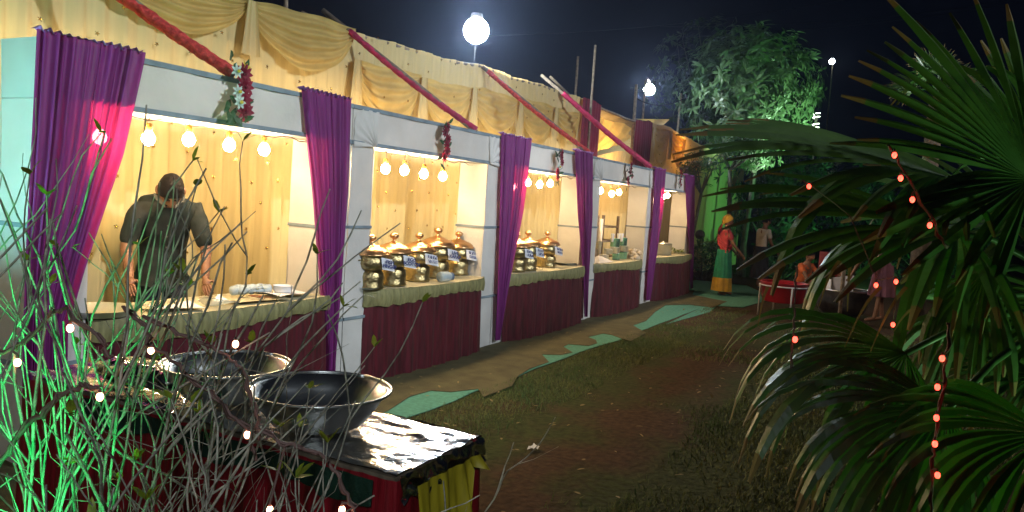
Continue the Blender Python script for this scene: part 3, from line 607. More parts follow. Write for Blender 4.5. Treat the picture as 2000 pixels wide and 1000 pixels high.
# flood lamps of the yard, outside the picture
def spot(name, pos, aim, col, watt, ang, lb, blend=.6, size=.12):
    pos, aim = Vector(pos), Vector(aim); e = empty(name, pos, lb, 'floodlight'); d = (aim-pos).normalized(); q = d.to_track_quat('-Z','Y')
    h = MB(); h.lathe([(.11,-.02),(.115,0),(.09,.08),(.03,.13),(.001,.135)], 18); h.v = [tuple(q @ Vector(v)) for v in h.v]; h.build('housing','dsteel', e)
    if pos.z > 1: t = MB(); t.tube([q @ Vector((0,0,.12)), Vector((-d.x*.2,-d.y*.2,0)), Vector((-d.x*.2,-d.y*.2,-pos.z))], .03, 7); t.build('pole','bamboo', e)
    l = bpy.data.lights.new(name+'_light','SPOT'); l.energy = watt; l.color = col; l.spot_size = math.radians(ang); l.spot_blend = blend; l.shadow_soft_size = size
    o = bpy.data.objects.new('beam', l); C.objects.link(o); o.parent = e; o.rotation_mode = 'QUATERNION'; o.rotation_quaternion = q; o.location = q @ Vector((0,0,-.03))
spot('floodlight', (4.2,-5.0,5.4), (4.6,4.3,2.9), (.88,.95,1.0), 2700, 54, 'cool white floodlight on a pole behind the viewer', .7)
spot('floodlight', (10.5,-5.5,5.4), (10.5,4.5,2.9), (.90,.95,1.0), 2500, 54, 'cool white floodlight on a pole at the side of the yard', .7)
spot('floodlight', (-2.6,-1.6,3.2), (1.2,1.9,.9), (.85,.95,1.0), 330, 44, 'small cool floodlight behind the viewer lighting the bare shrubs', .8)
spot('floodlight', (17.8,.1,.3), tuple(at_D(1462,165,19.3)), (.60,1,.62), 3800, 40, 'pale green floodlight low in the yard aimed up at the leafy tree')
spot('yard_floodlight', (12.5,-4.6,4.2), (13.6,.6,0), (1,.80,.66), 420, 75, 'warm floodlight over the cooking corner of the yard')
spot('green_floodlight', (.28,.95,.62), (.80,1.60,1.12), (.03,1,.22), 150, 54, 'green floodlight standing low by the bare shrubs')
spot('green_floodlight', (.9,3.6,1.2), (2.2,3.95,1.9), (.35,.95,.92), 110, 80, 'blue green floodlight at the near end of the stalls')
spot('green_floodlight', (17.6,4.45,1.0), at_Y(1397,436,4.88), (.02,1,.10), 14, 45, 'green floodlight aimed at the far end of the cream wall')
spot('green_floodlight', (18.0,-1.2,.3), (23,2.0,2.2), (.20,1,.32), 1100, 100, 'green floodlight under the leafy tree')
spot('green_floodlight', (2.4,-1.2,.25), (2.1,-.2,2.0), (.45,1,.42), 55, 95, 'green floodlight below the fan palm')

# ================================================================== FOREGROUND TABLE
ft = empty('serving_table', (1.86,1.98,0), 'foreground table with foil covered top and maroon skirt behind the bare shrubs', 'table')
fx0, fx1, fy0, fy1 = 1.64, 2.08, 1.17, 2.85
q = MB(); q.grid(lambda u, v: (fx0+(fx1-fx0)*u, fy0+(fy1-fy0)*v, .75+.010*noise.noise(Vector((u*6, v*12, 3)))+.004*noise.noise(Vector((u*24, v*60, 3)))), 40, 110)
q.grid(lambda u, v: (fx0+(fx1-fx0)*u, fy0-.012-.02*v+.02*noise.noise(Vector((u*12,v*3,1))), .75-.075*v*(1+.4*noise.noise(Vector((u*7,0,9))))), 40, 6)
q.grid(lambda u, v: (fx1+.012+.02*v+.02*noise.noise(Vector((u*40,v*3,1))), fy0+(fy1-fy0)*u, .75-.07*v*(1+.4*noise.noise(Vector((u*17,0,9))))), 90, 5)
part('foil_cover', q, 'foil', ft)
q = MB(); q.box(((fx0+fx1)/2, (fy0+fy1)/2, .72), (fx1-fx0-.03, fy1-fy0-.03, .03)); part('board', q, 'bamboo', ft, smooth=False)
for x in (fx0+.06, fx1-.06):
    for y in (fy0+.08, fy1-.08): q = MB(); q.tube([(x,y,0),(x,y,.7)], .016, 6); part('leg', q, 'dsteel', ft)
def ring(t):   # walk around: near long side (x=fx0) from back, then end y=fy0, then far side
    P = [(fx0,fy1),(fx0,fy0),(fx1,fy0),(fx1,fy1)]; Ls = [fy1-fy0, fx1-fx0, fy1-fy0]; s = t*sum(Ls)
    for k in range(3):
        if s <= Ls[k]+1e-9: a, b_ = Vector(P[k]), Vector(P[k+1]); d = (b_-a).normalized(); n = Vector((d.y, -d.x)); p = a+d*s; return p, -n if k == 99 else n, t*sum(Ls)
        s -= Ls[k]
    return Vector(P[3]), Vector((1,0)), t*sum(Ls)
def rfn(z0, z1, off, amp, k):
    def f(u, v):
        p, n, s = ring(u); n = -n if (Vector((1.86,1.98))-p).dot(-n) < 0 else n
        n = (p-Vector(((fx0+fx1)/2, min(max(p.y, fy0+.22), fy1)))).normalized()
        o = off + amp*fold(s, k)*(.3+.7*v)+.03*v
        return (p.x+n.x*o, p.y+n.y*o, z0+(z1(s) if callable(z1) else z1)*v-z0*v)
    return f
part('skirt', MB().grid(rfn(.735, .01, .008, .010, 55), 420, 6), 'redsatin', ft)
q = MB(); 
def vf(u, v):
    x = fx0+.05+.33*u; return (x, fy0-.035-.012*fold(u*20)*(.3+v)-.03*v, .715-(.20+.05*math.sin(u*5+.4)-.12*(u > .8))*v)
q.grid(vf, 60, 8); part('yellow_valance', q, 'yellowsatin', ft)
q = MB(); q.grid(lambda u, v: (fx0-.03-.008*fold(u*60)*(.3+v), fy0+.05+1.3*u, .735-(.07+.015*math.sin(u*17))*v), 120, 4); part('green_valance', q, 'darkgreen', ft)
def basin(x, y, z, r, hgt, lb):
    e = empty('steel_basin', (x,y,z), lb, 'basin', 'large steel basins on the foreground table'); q = MB()
    q.lathe([(.001,.004),(r*.50,.004),(r*.66,hgt*.15),(r*.86,hgt*.6),(r*.97,hgt*.95),(r*1.06,hgt),(r*1.07,hgt-.006),(r*.99,hgt*.93),(r*.88,hgt*.57),(r*.68,hgt*.12),(r*.50,0),(.001,0)], 48); q.build('bowl','steel', e)
    q = MB(); q.tube([(r*1.07*math.cos(a), r*1.07*math.sin(a), hgt) for a in np.linspace(0, 2*PI, 49)], .005, 6); q.build('rim','steel', e)
bc = at_Z(624,758,.875); basin(bc.x, bc.y, .757, .208, .118, 'nearest large steel basin, empty, on the foil by the table end')
bc = at_Z(422,708,.88); basin(bc.x+.02, bc.y-.03, .757, .20, .122, 'second large steel basin partly hidden by shrub stems')
q = MB()
for k in range(9): q.sphere((R.gauss(0,.02), -.14+.035*k, .04), .06, 9, 6, sc=(1,1,.6))
q.v = [tuple(Vector(v)+noise.noise_vector(Vector(v)*25)*.02) for v in q.v]; q = q.build('foil_parcel','foil'); bc = at_Z(265,745,.78); q.location = (bc.x, bc.y, .765); tag(q, 'crumpled foil parcel left of the basins on the foreground table', 'parcel')
q = MB(); q.grid(lambda u, v: (.20*(u-.5)+.01*math.sin(v*9), .30*(v-.5), .03+.02*math.sin(u*6+v*4)), 16, 16); q = q.build('green_cloth','darkgreen'); bc = at_Z(390,780,.77); q.location = (bc.x+.05, bc.y, .77); tag(q, 'dark green folded cloth between the basins and the parcel', 'cloth')

# ================================================================== PEOPLE
def skinmesh(J, E, root, levels=2):
    bm = bmesh.new(); lay = bm.verts.layers.skin.verify(); V = {}
    for k, (p, r) in J.items():
        v = bm.verts.new(p); V[k] = v; rr = r if isinstance(r, tuple) else (r, r); v[lay].radius = rr; v[lay].use_root = (k == root)
    for a, b_ in E: bm.edges.new((V[a], V[b_]))
    me = bpy.data.meshes.new('t'); bm.to_mesh(me); o = bpy.data.objects.new('t', me); C.objects.link(o)
    m = o.modifiers.new('s','SKIN'); m.use_smooth_shade = True; s = o.modifiers.new('ss','SUBSURF'); s.levels = levels; s.render_levels = levels
    dg = bpy.context.evaluated_depsgraph_get(); dg.update(); ev = o.evaluated_get(dg); m2 = ev.to_mesh()
    mb = MB(); mb.v = [tuple(v.co) for v in m2.vertices]; mb.f = [tuple(p.vertices) for p in m2.polygons]; ev.to_mesh_clear()
    bpy.data.objects.remove(o); return mb
def headmesh(mb, c, fwd, up, s=1.):
    fwd = fwd.normalized(); side = up.cross(fwd).normalized(); up = fwd.cross(side)
    def P(x, y, z): return c+(side*x+fwd*y+up*z)*s
    def f(u, v):
        a = 2*PI*u; b_ = PI*v; z = math.cos(b_); r = math.sin(b_); x = r*math.sin(a); y = r*math.cos(a)
        jaw = 1-.34*max(0, -z)**1.2; X = x*.074*jaw; Y = y*.094*(1-.12*max(0,-z)) + (.008 if z < 0 and y > 0 else 0); Z = z*.118
        if y > 0:
            nose = math.exp(-((x)/.16)**2)*math.exp(-((z+.18)/.22)**2)*max(0, y); Y += .026*nose
            brow = math.exp(-((z-.16)/.10)**2)*max(0, y); Y += .006*brow
            eye = math.exp(-((abs(x)-.38)/.2)**2)*math.exp(-((z-.02)/.10)**2); Y -= .010*eye
            lip = math.exp(-(x/.3)**2)*math.exp(-((z+.52)/.09)**2); Y += .008*lip
        return P(X, Y, Z)
    mb.grid(f, 32, 24)
    for sg in (-1, 1): mb.sphere(P(sg*.078, -.008, -.01), .026*s, 8, 6, sc=(.5, .9, 1.2))
    return P
def hairmesh(P, style='short'):
    mb = MB()
    def f(u, v):
        a = 2*PI*u; ca = math.cos(a); lim = 1.22+.8*(.5-.5*ca)**.7 ; lim = min(lim, 1.85) if style == 'short' else lim
        b_ = lim*v; k = 1+.05*noise.noise(Vector((u*14, v*9, 2)))
        z = math.cos(b_); r = math.sin(b_); return P(r*math.sin(a)*.082*k, r*ca*.102*k-.002, z*.128*k+.002)
    mb.grid(f, 36, 14); return mb
def hand(J, E, key, w, d, sgn=1, s=1.):
    # palm with four fingers and a thumb, rooted at the wrist
    d = d.normalized(); side = d.orthogonal().normalized(); nrm = d.cross(side)
    J[key+'p'] = (w+d*.05*s, (.028*s,.014*s)); E.append((key, key+'p'))
    for i, (o, l) in enumerate(((-.024,.066),(-.008,.076),(.008,.072),(.024,.058))):
        b0 = w+d*.085*s+side*o*s; J[key+'f%d' % i] = (b0, .009*s); J[key+'g%d' % i] = (b0+d*l*.55*s+nrm*.010*s, .008*s); J[key+'h%d' % i] = (b0+d*l*.9*s+nrm*.026*s, .006*s)
        E += [(key+'p', key+'f%d' % i), (key+'f%d' % i, key+'g%d' % i), (key+'g%d' % i, key+'h%d' % i)]
    J[key+'t'] = (w+d*.045*s-side*.04*s+nrm*.012*s, .010*s); J[key+'u'] = (w+d*.08*s-side*.05*s+nrm*.022*s, .008*s); E += [(key+'p', key+'t'), (key+'t', key+'u')]

# --- the bending man behind the near counter (faces the guests, -Y, slightly towards the camera)
def man():
    D = 4.95; c = at_D(334,372,D)    # head centre
    F = Vector((-.52,-.85,0)).normalized(); base = Vector((c.x, c.y, 0))-F*.37; S = Vector((0,0,1)).cross(F).normalized()   # S: his left
    e = empty('person', base, 'man in a dark olive short sleeved shirt bending over the near counter', 'person')
    hp = base+Vector((0,0,.92)); ch = base+F*.15+Vector((0,0,1.22)); nk = base+F*.26+Vector((0,0,1.375)); 
    shL, shR = nk+S*.170-Vector((0,0,.085))-F*.03, nk-S*.170-Vector((0,0,.085))-F*.03
    elL, elR = shL+Vector((0,0,-.25))+S*.075+F*.03, shR+Vector((0,0,-.25))-S*.075+F*.03
    wrL, wrR = Vector((elL.x, elL.y, .86))+F*.13-S*.02, Vector((elR.x, elR.y, .86))+F*.13+S*.02
    J = {'hip':(hp,(.12,.08)),'waist':(hp+F*.04+Vector((0,0,.15)),(.11,.075)),'ch':(ch-F*.02,(.11,.07)),'nk0':(nk,(.07,.06)),'nk':(nk+F*.055+Vector((0,0,.06)),.055),'hd':(c-F*.02,.06),
      'sl':(shL,.040),'sr':(shR,.040),'el':(elL,.040),'er':(elR,.043),'wl':(wrL,.028),'wr':(wrR,.028),
      'tl':(hp+S*.09-Vector((0,0,.06)),.09),'tr':(hp-S*.09-Vector((0,0,.06)),.09),'kl':(base+S*.10+Vector((0,0,.48)),.058),'kr':(base-S*.10+Vector((0,0,.48)),.058),
      'al':(base+S*.11+Vector((0,0,.08)),.04),'ar':(base-S*.11+Vector((0,0,.08)),.04),'fl':(base+S*.12+F*.16+Vector((0,0,.035)),.032),'fr':(base-S*.12+F*.16+Vector((0,0,.035)),.032)}
    E = [('hip','waist'),('waist','ch'),('ch','nk0'),('nk0','nk'),('nk','hd'),('ch','sl'),('ch','sr'),('sl','el'),('sr','er'),('el','wl'),('er','wr'),('hip','tl'),('hip','tr'),('tl','kl'),('tr','kr'),('kl','al'),('kr','ar'),('al','fl'),('ar','fr')]
    hand(J, E, 'wl', wrL, F*.6+Vector((0,0,-.5))); hand(J, E, 'wr', wrR, F*.6+Vector((0,0,-.5)))
    mb = skinmesh(J, E, 'hip'); fwd = (F*.58+Vector((0,0,-.82))); up = F*.82+Vector((0,0,.58))
    P = headmesh(mb, c, fwd, up, .98); body = part('body', mb, 'skin', e)
    part('hair', hairmesh(P), 'hair', e)
    for sg in (-1,1):
        q = MB(); q.tube([P(sg*.012,.093,.022), P(sg*.028,.094,.028), P(sg*.045,.082,.022)], .0045, 6); part('eyebrow', q, 'hair', e)
        q = MB(); q.sphere(P(sg*.029,.079,.002), .010, 8, 6, sc=(1.3,.7,.6)); part('eye', q, 'hair', e)
    q = MB(); q.tube([P(-.022,.086,-.063), P(0,.092,-.060), P(.022,.086,-.063)], .0045, 6); part('lips', q, 'lipskin', e)
    # shirt: torso and sleeves to just above the elbow
    J2 = {'tail':(hp-Vector((0,0,.13)),(.165,.13)),'hip':(hp+Vector((0,0,.0)),(.175,.135)),'waist':(hp+F*.04+Vector((0,0,.15)),(.165,.125)),'ch':(ch,(.165,.125)),'nk0':(nk-Vector((0,0,.015)),(.105,.085)),
      'sl':(shL+Vector((0,0,.0)),.076),'sr':(shR+Vector((0,0,.0)),.076),'el':(shL.lerp(elL,1.),.054),'er':(shR.lerp(elR,1.),.054)}
    mb = skinmesh(J2, [('tail','hip'),('hip','waist'),('waist','ch'),('ch','nk0'),('ch','sl'),('ch','sr'),('sl','el'),('sr','er')], 'hip')
    mb.v = [tuple(Vector(v)+noise.noise_vector(Vector(v)*11)*.009) for v in mb.v]; part('shirt', mb, 'shirt', e)
    for sg in (-1,1):   # collar wings and pale yoke
        q = MB(); a = nk+F*.085+S*sg*.015-Vector((0,0,.035)); q.grid(lambda u, v: a+S*sg*(.015+.065*u)+Vector((0,0,.06*u*(1-.2*v)-.035*v*(1-u*.3)))+F*(.012-.055*u+.008*v), 6, 6); part('collar', q, 'shirtpale', e)
    q = MB(); 
    for k in range(4): q.sphere(ch+F*(.128-.02*k)+Vector((0,0,.04-.075*k)), .006, 6, 4)
    part('buttons', q, 'shirtpale', e)
    J3 = {'up':(hp+Vector((0,0,.08)),(.13,.10)),'hip':(hp-Vector((0,0,.02)),(.145,.11)),'tl':(hp+S*.085-Vector((0,0,.14)),.095),'tr':(hp-S*.085-Vector((0,0,.14)),.095),'kl':(base+S*.10+Vector((0,0,.48)),.075),'kr':(base-S*.10+Vector((0,0,.48)),.075),'al':(base+S*.11+Vector((0,0,.10)),.062),'ar':(base-S*.11+Vector((0,0,.10)),.062)}
    part('trousers', skinmesh(J3, [('up','hip'),('hip','tl'),('hip','tr'),('tl','kl'),('tr','kr'),('kl','al'),('kr','ar')], 'hip'), 'trousers', e)
man()
def figure(base, F, h, label, lean=0., armL=(.05,-.1), armR=(.05,-.1), tops='white_shirt', skirt=None, border=None, scarf=None, shorts=None, squat=False, drape=None, slen=1.):
    s = h/1.6; F = F.normalized(); S = Vector((0,0,1)).cross(F).normalized(); Z = Vector((0,0,1)); e = empty('person', base, label, 'person')
    hipz = .84*s if not squat else .28*s; hp = base+Z*hipz-F*(.12*s*math.sin(lean)) ; tr = (Z*math.cos(lean)+F*math.sin(lean))
    ch = hp+tr*.36*s; nk = hp+tr*.50*s; c = nk+(tr*.6+Z*.4).normalized()*.17*s+F*.02*s
    dn = -Z
    def arm(sh, sg, a):
        el = sh+(dn*math.cos(a[0]*4)+F*math.sin(a[0]*4))*.26*s+S*sg*.04*s; wr = el+(dn*math.cos(a[1]*8)-F*math.sin(a[1]*8))*.23*s-S*sg*.02*s; return el, wr
    shL, shR = nk+S*.165*s-tr*.05*s, nk-S*.165*s-tr*.05*s; elL, wrL = arm(shL,1,armL); elR, wrR = arm(shR,-1,armR)
    if squat: kl = base+F*.32*s+S*.14*s+Z*.42*s; kr = base+F*.32*s-S*.14*s+Z*.42*s; al, ar = base+F*.12*s+S*.12*s+Z*.06*s, base+F*.12*s-S*.12*s+Z*.06*s
    else: kl, kr = base+S*.09*s+Z*.45*s+F*.04*s, base-S*.09*s+Z*.45*s-F*.02*s; al, ar = base+S*.09*s+Z*.07*s+F*.10*s, base-S*.09*s+Z*.07*s-F*.08*s
    J = {'hip':(hp,(.135*s,.10*s)),'w':(hp+tr*.16*s,(.115*s,.09*s)),'ch':(ch,(.14*s,.10*s)),'n0':(nk,(.065*s,.06*s)),'n':(nk+(c-nk)*.5,.048*s),'hd':(c,.05*s),'sl':(shL,.052*s),'sr':(shR,.052*s),'el':(elL,.037*s),'er':(elR,.037*s),'wl':(wrL,.024*s),'wr':(wrR,.024*s),
     'tl':(hp+S*.08*s-Z*.03,.08*s),'tr':(hp-S*.08*s-Z*.03,.08*s),'kl':(kl,.052*s),'kr':(kr,.052*s),'al':(al,.033*s),'ar':(ar,.033*s),'fl':(al+F*.15*s-Z*.035*s,.028*s),'fr':(ar+F*.15*s-Z*.035*s,.028*s)}
    E = [('hip','w'),('w','ch'),('ch','n0'),('n0','n'),('n','hd'),('ch','sl'),('ch','sr'),('sl','el'),('sr','er'),('el','wl'),('er','wr'),('hip','tl'),('hip','tr'),('tl','kl'),('tr','kr'),('kl','al'),('kr','ar'),('al','fl'),('ar','fr')]
    hand(J, E, 'wl', wrL, (wrL-elL), s=s); hand(J, E, 'wr', wrR, (wrR-elR), s=s)
    mb = skinmesh(J, E, 'hip', 1); fwd = (F*math.cos(lean*.7)-Z*math.sin(lean*.7)); P = headmesh(mb, c, fwd, Z*math.cos(lean*.7)+F*math.sin(lean*.7), .95*s); part('body', mb, 'skin', e)
    if scarf:
        q = MB(); 
        def sc(u, v):
            a = 2*PI*u; ca = math.cos(a); b_ = (1.15+.95*(.5-.5*ca)+.5*max(0,-ca)*0)*v; k = 1.12+.06*noise.noise(Vector((u*9,v*5,1)))
            z = math.cos(b_); r = math.sin(b_); return P(r*math.sin(a)*.088*k, r*ca*.108*k-.008, z*.128*k+.004)
        q.grid(sc, 30, 14); part('headscarf', q, scarf, e)
    else: part('hair', hairmesh(P), 'hair', e)
    J2 = {'hip':(hp-Z*(.10*s if not skirt else 0),(.16*s,.125*s)),'w':(hp+tr*.16*s,(.14*s,.11*s)),'ch':(ch,(.165*s,.122*s)),'n0':(nk-tr*.02*s,(.08*s,.075*s)),'sl':(shL,.068*s),'sr':(shR,.068*s),'el':(shL.lerp(elL,.7),.056*s),'er':(shR.lerp(elR,.7),.056*s)}
    mb = skinmesh(J2, [('hip','w'),('w','ch'),('ch','n0'),('ch','sl'),('ch','sr'),('sl','el'),('sr','er')], 'hip', 1); mb.v = [tuple(Vector(v)+noise.noise_vector(Vector(v)*8)*.014) for v in mb.v]; part('shirt' if not skirt else 'blouse', mb, tops, e)
    if skirt:
        zt, zb = hipz+.10*s, hipz+.10*s-(hipz)*slen
        def sk(t0, t1):
            def f(u, v):
                t = t0+(t1-t0)*v; a = 2*PI*u; r = (.145+.055*t)*s*(1+.05*math.sin(a*9+t*2)*(.6+t*1.4)+.05*math.sin(a*17+t)); z = zt+(zb-zt)*t
                return base+S*(r*math.cos(a)*1.0)+F*(r*math.sin(a)*.95)+Z*z
            return f
        part('skirt', MB().grid(sk(0, .68), 54, 8), skirt, e); part('skirt_border', MB().grid(sk(.68, 1), 54, 5), border or skirt, e)
    if shorts:
        J3 = {'up':(hp+tr*.12*s,(.10*s,.08*s)),'hip':(hp-Z*.02,(.14*s,.11*s)),'tl':(hp+S*.08*s-Z*.06*s,.098*s),'tr':(hp-S*.08*s-Z*.06*s,.098*s),'kl':((hp+S*.08*s).lerp(kl,.9),.08*s),'kr':((hp-S*.08*s).lerp(kr,.9),.08*s)}
        part('shorts', skinmesh(J3, [('up','hip'),('hip','tl'),('hip','tr'),('tl','kl'),('tr','kr')], 'hip', 1), shorts, e)
    if drape:
        q = MB(); q.grid(lambda u, v: nk+S*(.17*s*(1-2*v)+.02*math.sin(u*15))+F*(.135*s*math.sin(PI*v)+.02)+tr*(.03*s-.42*s*v+.14*s*(u-.5)), 10, 16); part('drape', q, drape[0], e)
        q = MB(); q.grid(lambda u, v: nk+S*(.02+.19*s*(1-2*v)+.02*math.sin(u*15))-F*(.14*s*math.sin(PI*v)+.02)+tr*(.03*s-.40*s*v+.2*s*(u-.5)), 10, 16); part('back_drape', q, drape[1], e)
    return e
wpos = at_Z(1408,577,0)
figure(wpos, Vector((.5,-.85,0)), 1.46, 'woman in orange headscarf and green skirt with yellow border standing past the stalls', armL=(.12,-.09), armR=(.10,-.10), tops='redcloth', skirt='green_cloth', border='yellow_cloth', scarf='yellow_cloth', drape=('redcloth','redcloth'))
p = at_Z(1480,562,0); figure(p, Vector((.7,-.7,0)), 1.5, 'man in a pale shirt standing behind the palm fronds near the woman', lean=.12, tops='white_shirt', skirt='trousers', slen=.85)
p = at_Z(1715,630,0); figure(p, Vector((-.35,.93,0)), 1.52, 'person in plum tunic reaching into the big cauldron', lean=.8, armL=(.22,-.05), armR=(.24,-.06), tops='plum_cloth', skirt='plum_cloth', slen=.6)
p = at_Z(1560,590,0); figure(p, Vector((-.5,-.8,0)), 1.5, 'person in orange crouching behind the red tub', lean=.3, armL=(.2,.0), armR=(.2,.0), tops='orange_cloth', shorts='trousers', squat=True)

# ================================================================== YARD THINGS
tp = at_Z(1525,617,0)
e = empty('red_tub', (tp.x,tp.y,.22), 'red plastic tub sitting in a thin metal stand', 'tub'); q = MB(); q.lathe([(.001,0),(.28,0),(.30,.02),(.345,.30),(.365,.31),(.365,.30),(.335,.285),(.29,.02),(.001,.012)], 30); q.build('bowl','redplastic', e)
e = empty('tub_stand', (tp.x,tp.y,0), 'pale metal ring stand with four legs holding the red tub', 'stand'); q = MB(); q.tube([(.352*math.cos(a), .352*math.sin(a), .47) for a in np.linspace(0,2*PI,33)], .012, 6); q.build('ring','whitemetal', e)
for k in range(4): a = k*PI/2+.5; q = MB(); q.tube([(.36*math.cos(a),.36*math.sin(a),.47),(.36*math.cos(a),.36*math.sin(a),0)], .012, 6); q.build('leg','whitemetal', e)
cp = at_Z(1642,617,0)
e = empty('cauldron', (cp.x,cp.y,0), 'big sooty cooking cauldron standing on the soil', 'cauldron'); q = MB(); q.lathe([(.001,.02),(.26,.02),(.34,.08),(.385,.2),(.39,.34),(.41,.42),(.43,.43),(.43,.42),(.38,.33),(.33,.09),(.001,.03)], 32); q.build('bowl','dsteel', e)
q = MB(); q.tube([(.425*math.cos(a), .425*math.sin(a), .43) for a in np.linspace(0,2*PI,33)], .012, 6); q.build('rim','steel', e)
q = MB(); q.grid(lambda u, v: (.40*(u-.5), .03*math.sin(u*3), .36*(v-.0)+.05*u), 8, 8); q.grid(lambda u, v: (.40*(u-.5), .20+.03*math.sin(u*3), .30*v), 8, 8); q.grid(lambda u, v: (-.20, .2*u, .33*v), 4, 4); q.grid(lambda u, v: (.20, .2*u, .33*v), 4, 4)
q = q.build('white_box','paper', smooth=False); q.location = (cp.x-.02,cp.y+.02,.25); q.rotation_euler = (0,0,-.9); tag(q, 'open white box standing in the big cauldron', 'box')
# metal table beyond the stalls
tx = at_Z(1385,530,0); e = empty('metal_table', (tx.x+.3,tx.y,0), 'bare metal table with thin blue legs past the end of the stalls', 'table')
q = MB(); q.box((0,0,.72), (1.6,.6,.03)); q.build('table_top','steel', e, smooth=False)
for x in (-.7,-.25,.7):
    for y in (-.25,.25): q = MB(); q.tube([(x,y,0),(x,y,.71)], .022, 6); q.build('leg','bluemetal', e)
ch_ = at_Z(1612,574,0); e = empty('plastic_chair', (ch_.x,ch_.y,0), 'red plastic chair glimpsed below the palm fronds', 'chair'); q = MB(); q.box((0,0,.42),(.42,.42,.03)); q.build('seat','redplastic', e, smooth=False); q = MB(); q.grid(lambda u, v: (.2+.05*v, .42*(u-.5), .44+.42*v), 8, 6); q.build('backrest','redplastic', e)
for x in (-.19,.19):
    for y in (-.19,.19): q = MB(); q.tube([(x*1.1,y*1.1,0),(x,y,.42)], .018, 6); q.build('leg','redplastic', e)
q = MB(); q.lathe([(.001,0),(.14,0),(.17,.34),(.18,.34),(.15,.02),(.001,.02)], 20); q = q.build('orange_bucket','orangeplastic'); q.location = at_Z(1592,572,0); tag(q, 'dull orange bucket on the soil behind the red tub', 'bucket')

# ================================================================== TREES
def tree(base, h, crown_c, crown_r, nclu, lsize, label, leafm='leaf', barkm='palebark', trunks=1, droop=.6, group=None, seed=1, nl=11):
    rr = random.Random(seed); e = empty('tree', base, label, 'tree', group); base = Vector(base); cc = Vector(crown_c)
    tips = []; tm = MB()
    for t in range(trunks):
        b0 = base+Vector((rr.uniform(-.4,.4)*(trunks > 1), rr.uniform(-.4,.4)*(trunks > 1), -.05)); fk = Vector((b0.x+rr.uniform(-.3,.3), b0.y+rr.uniform(-.3,.3), cc.z-crown_r[2]*.9)); r0 = .016*h/2+.02
        tm.tube([b0, b0.lerp(fk,.35)+Vector((rr.uniform(-.08,.08),rr.uniform(-.08,.08),0)), b0.lerp(fk,.7), fk], [r0*1.25, r0, r0*.9, r0*.8], 9)
        for k in range(10):
            a = rr.uniform(0, 2*PI); b_ = rr.uniform(-.2, 1); end = cc+Vector((math.cos(a)*crown_r[0]*.8*math.cos(b_), math.sin(a)*crown_r[1]*.8*math.cos(b_), crown_r[2]*.85*math.sin(b_)))
            mid = fk.lerp(end,.5)+Vector((rr.uniform(-.3,.3),rr.uniform(-.3,.3),rr.uniform(0,.3))); tm.tube([fk, mid, end], [r0*.55, r0*.3, r0*.08], 6)
            for j in range(5):
                s = mid.lerp(end, rr.random()); t2 = s+Vector((rr.gauss(0,.5),rr.gauss(0,.5),rr.gauss(.2,.4)))*(crown_r[0]*.4); tm.tube([s, t2], [r0*.16, r0*.04], 4); tips.append(t2)
    part('trunk', tm, barkm, e)
    cm = MB()
    for k in range(nclu):
        while True:
            q = Vector((rr.uniform(-1,1), rr.uniform(-1,1), rr.uniform(-1,1))); l = q.length
            if .35 < l < 1 and (noise.noise(q*2.1+Vector((seed,0,0))) > -.12 or l < .5): break
        c = cc+Vector((q.x*crown_r[0], q.y*crown_r[1], q.z*crown_r[2])); 
        if k < len(tips): c = tips[k]
        ax = (q.normalized()+Vector((0,0,.3))).normalized()
        for j in range(nl):
            a = rr.uniform(0, 2*PI); side = ax.orthogonal().normalized(); side.rotate(Matrix.Rotation(a, 3, ax)); d = (side+ax*rr.uniform(-.1,.7)+Vector((0,0,-droop*rr.random()))).normalized()
            leafmesh(cm, c+ax*rr.uniform(-.08,.08)*lsize*5, d, ax, lsize*rr.uniform(.7,1.2), lsize*.24)
    part('crown', cm, leafm, e, smooth=False); return e
tc_ = at_D(1462,180,19.5)
tree((tc_.x+.3, tc_.y-.1, 0), 6, tc_, (1.75,1.75,1.7), 600, .29, 'leafy mango tree with glossy drooping leaves beyond the end of the stalls', seed=4)
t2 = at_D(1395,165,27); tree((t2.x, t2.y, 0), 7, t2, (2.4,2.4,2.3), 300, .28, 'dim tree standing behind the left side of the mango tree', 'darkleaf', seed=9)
t3 = at_D(1370,330,17.2); tree((t3.x, t3.y+.2, 0), 3, t3+Vector((0,0,-.1)), (.75,.6,.5), 60, .15, 'thin twiggy tree drooping over the far end of the cream wall', 'leaf', seed=12, nl=7)
for k, (px, D, lb) in enumerate([(1432,18.3,'slim pale trunked tree just behind the woman'),(1458,18.8,'second slim pale trunked tree, right of the woman'),(1520,22,'bushy dark tree behind the palm fronds'),(1640,24,'bushy dark tree above the cauldron'),(1760,22,'dark tree behind the middle of the palm'),(1930,24,'dark tree near the right edge behind the palm')]):
    g_ = at_D(px, 460, D); g_.z = 0; cz = 3.0 if k > 1 else 3.1; rad = (1.6,1.6,1.6) if k > 1 else (.7,.7,.6)
    tree(g_, 5, g_+Vector((0,0,cz-(.9 if k > 1 else 0))), rad, 260 if k > 1 else 70, .24 if k > 1 else .18, lb, 'darkleaf' if k > 1 else 'leaf', group='trees at the back of the yard', seed=20+k)
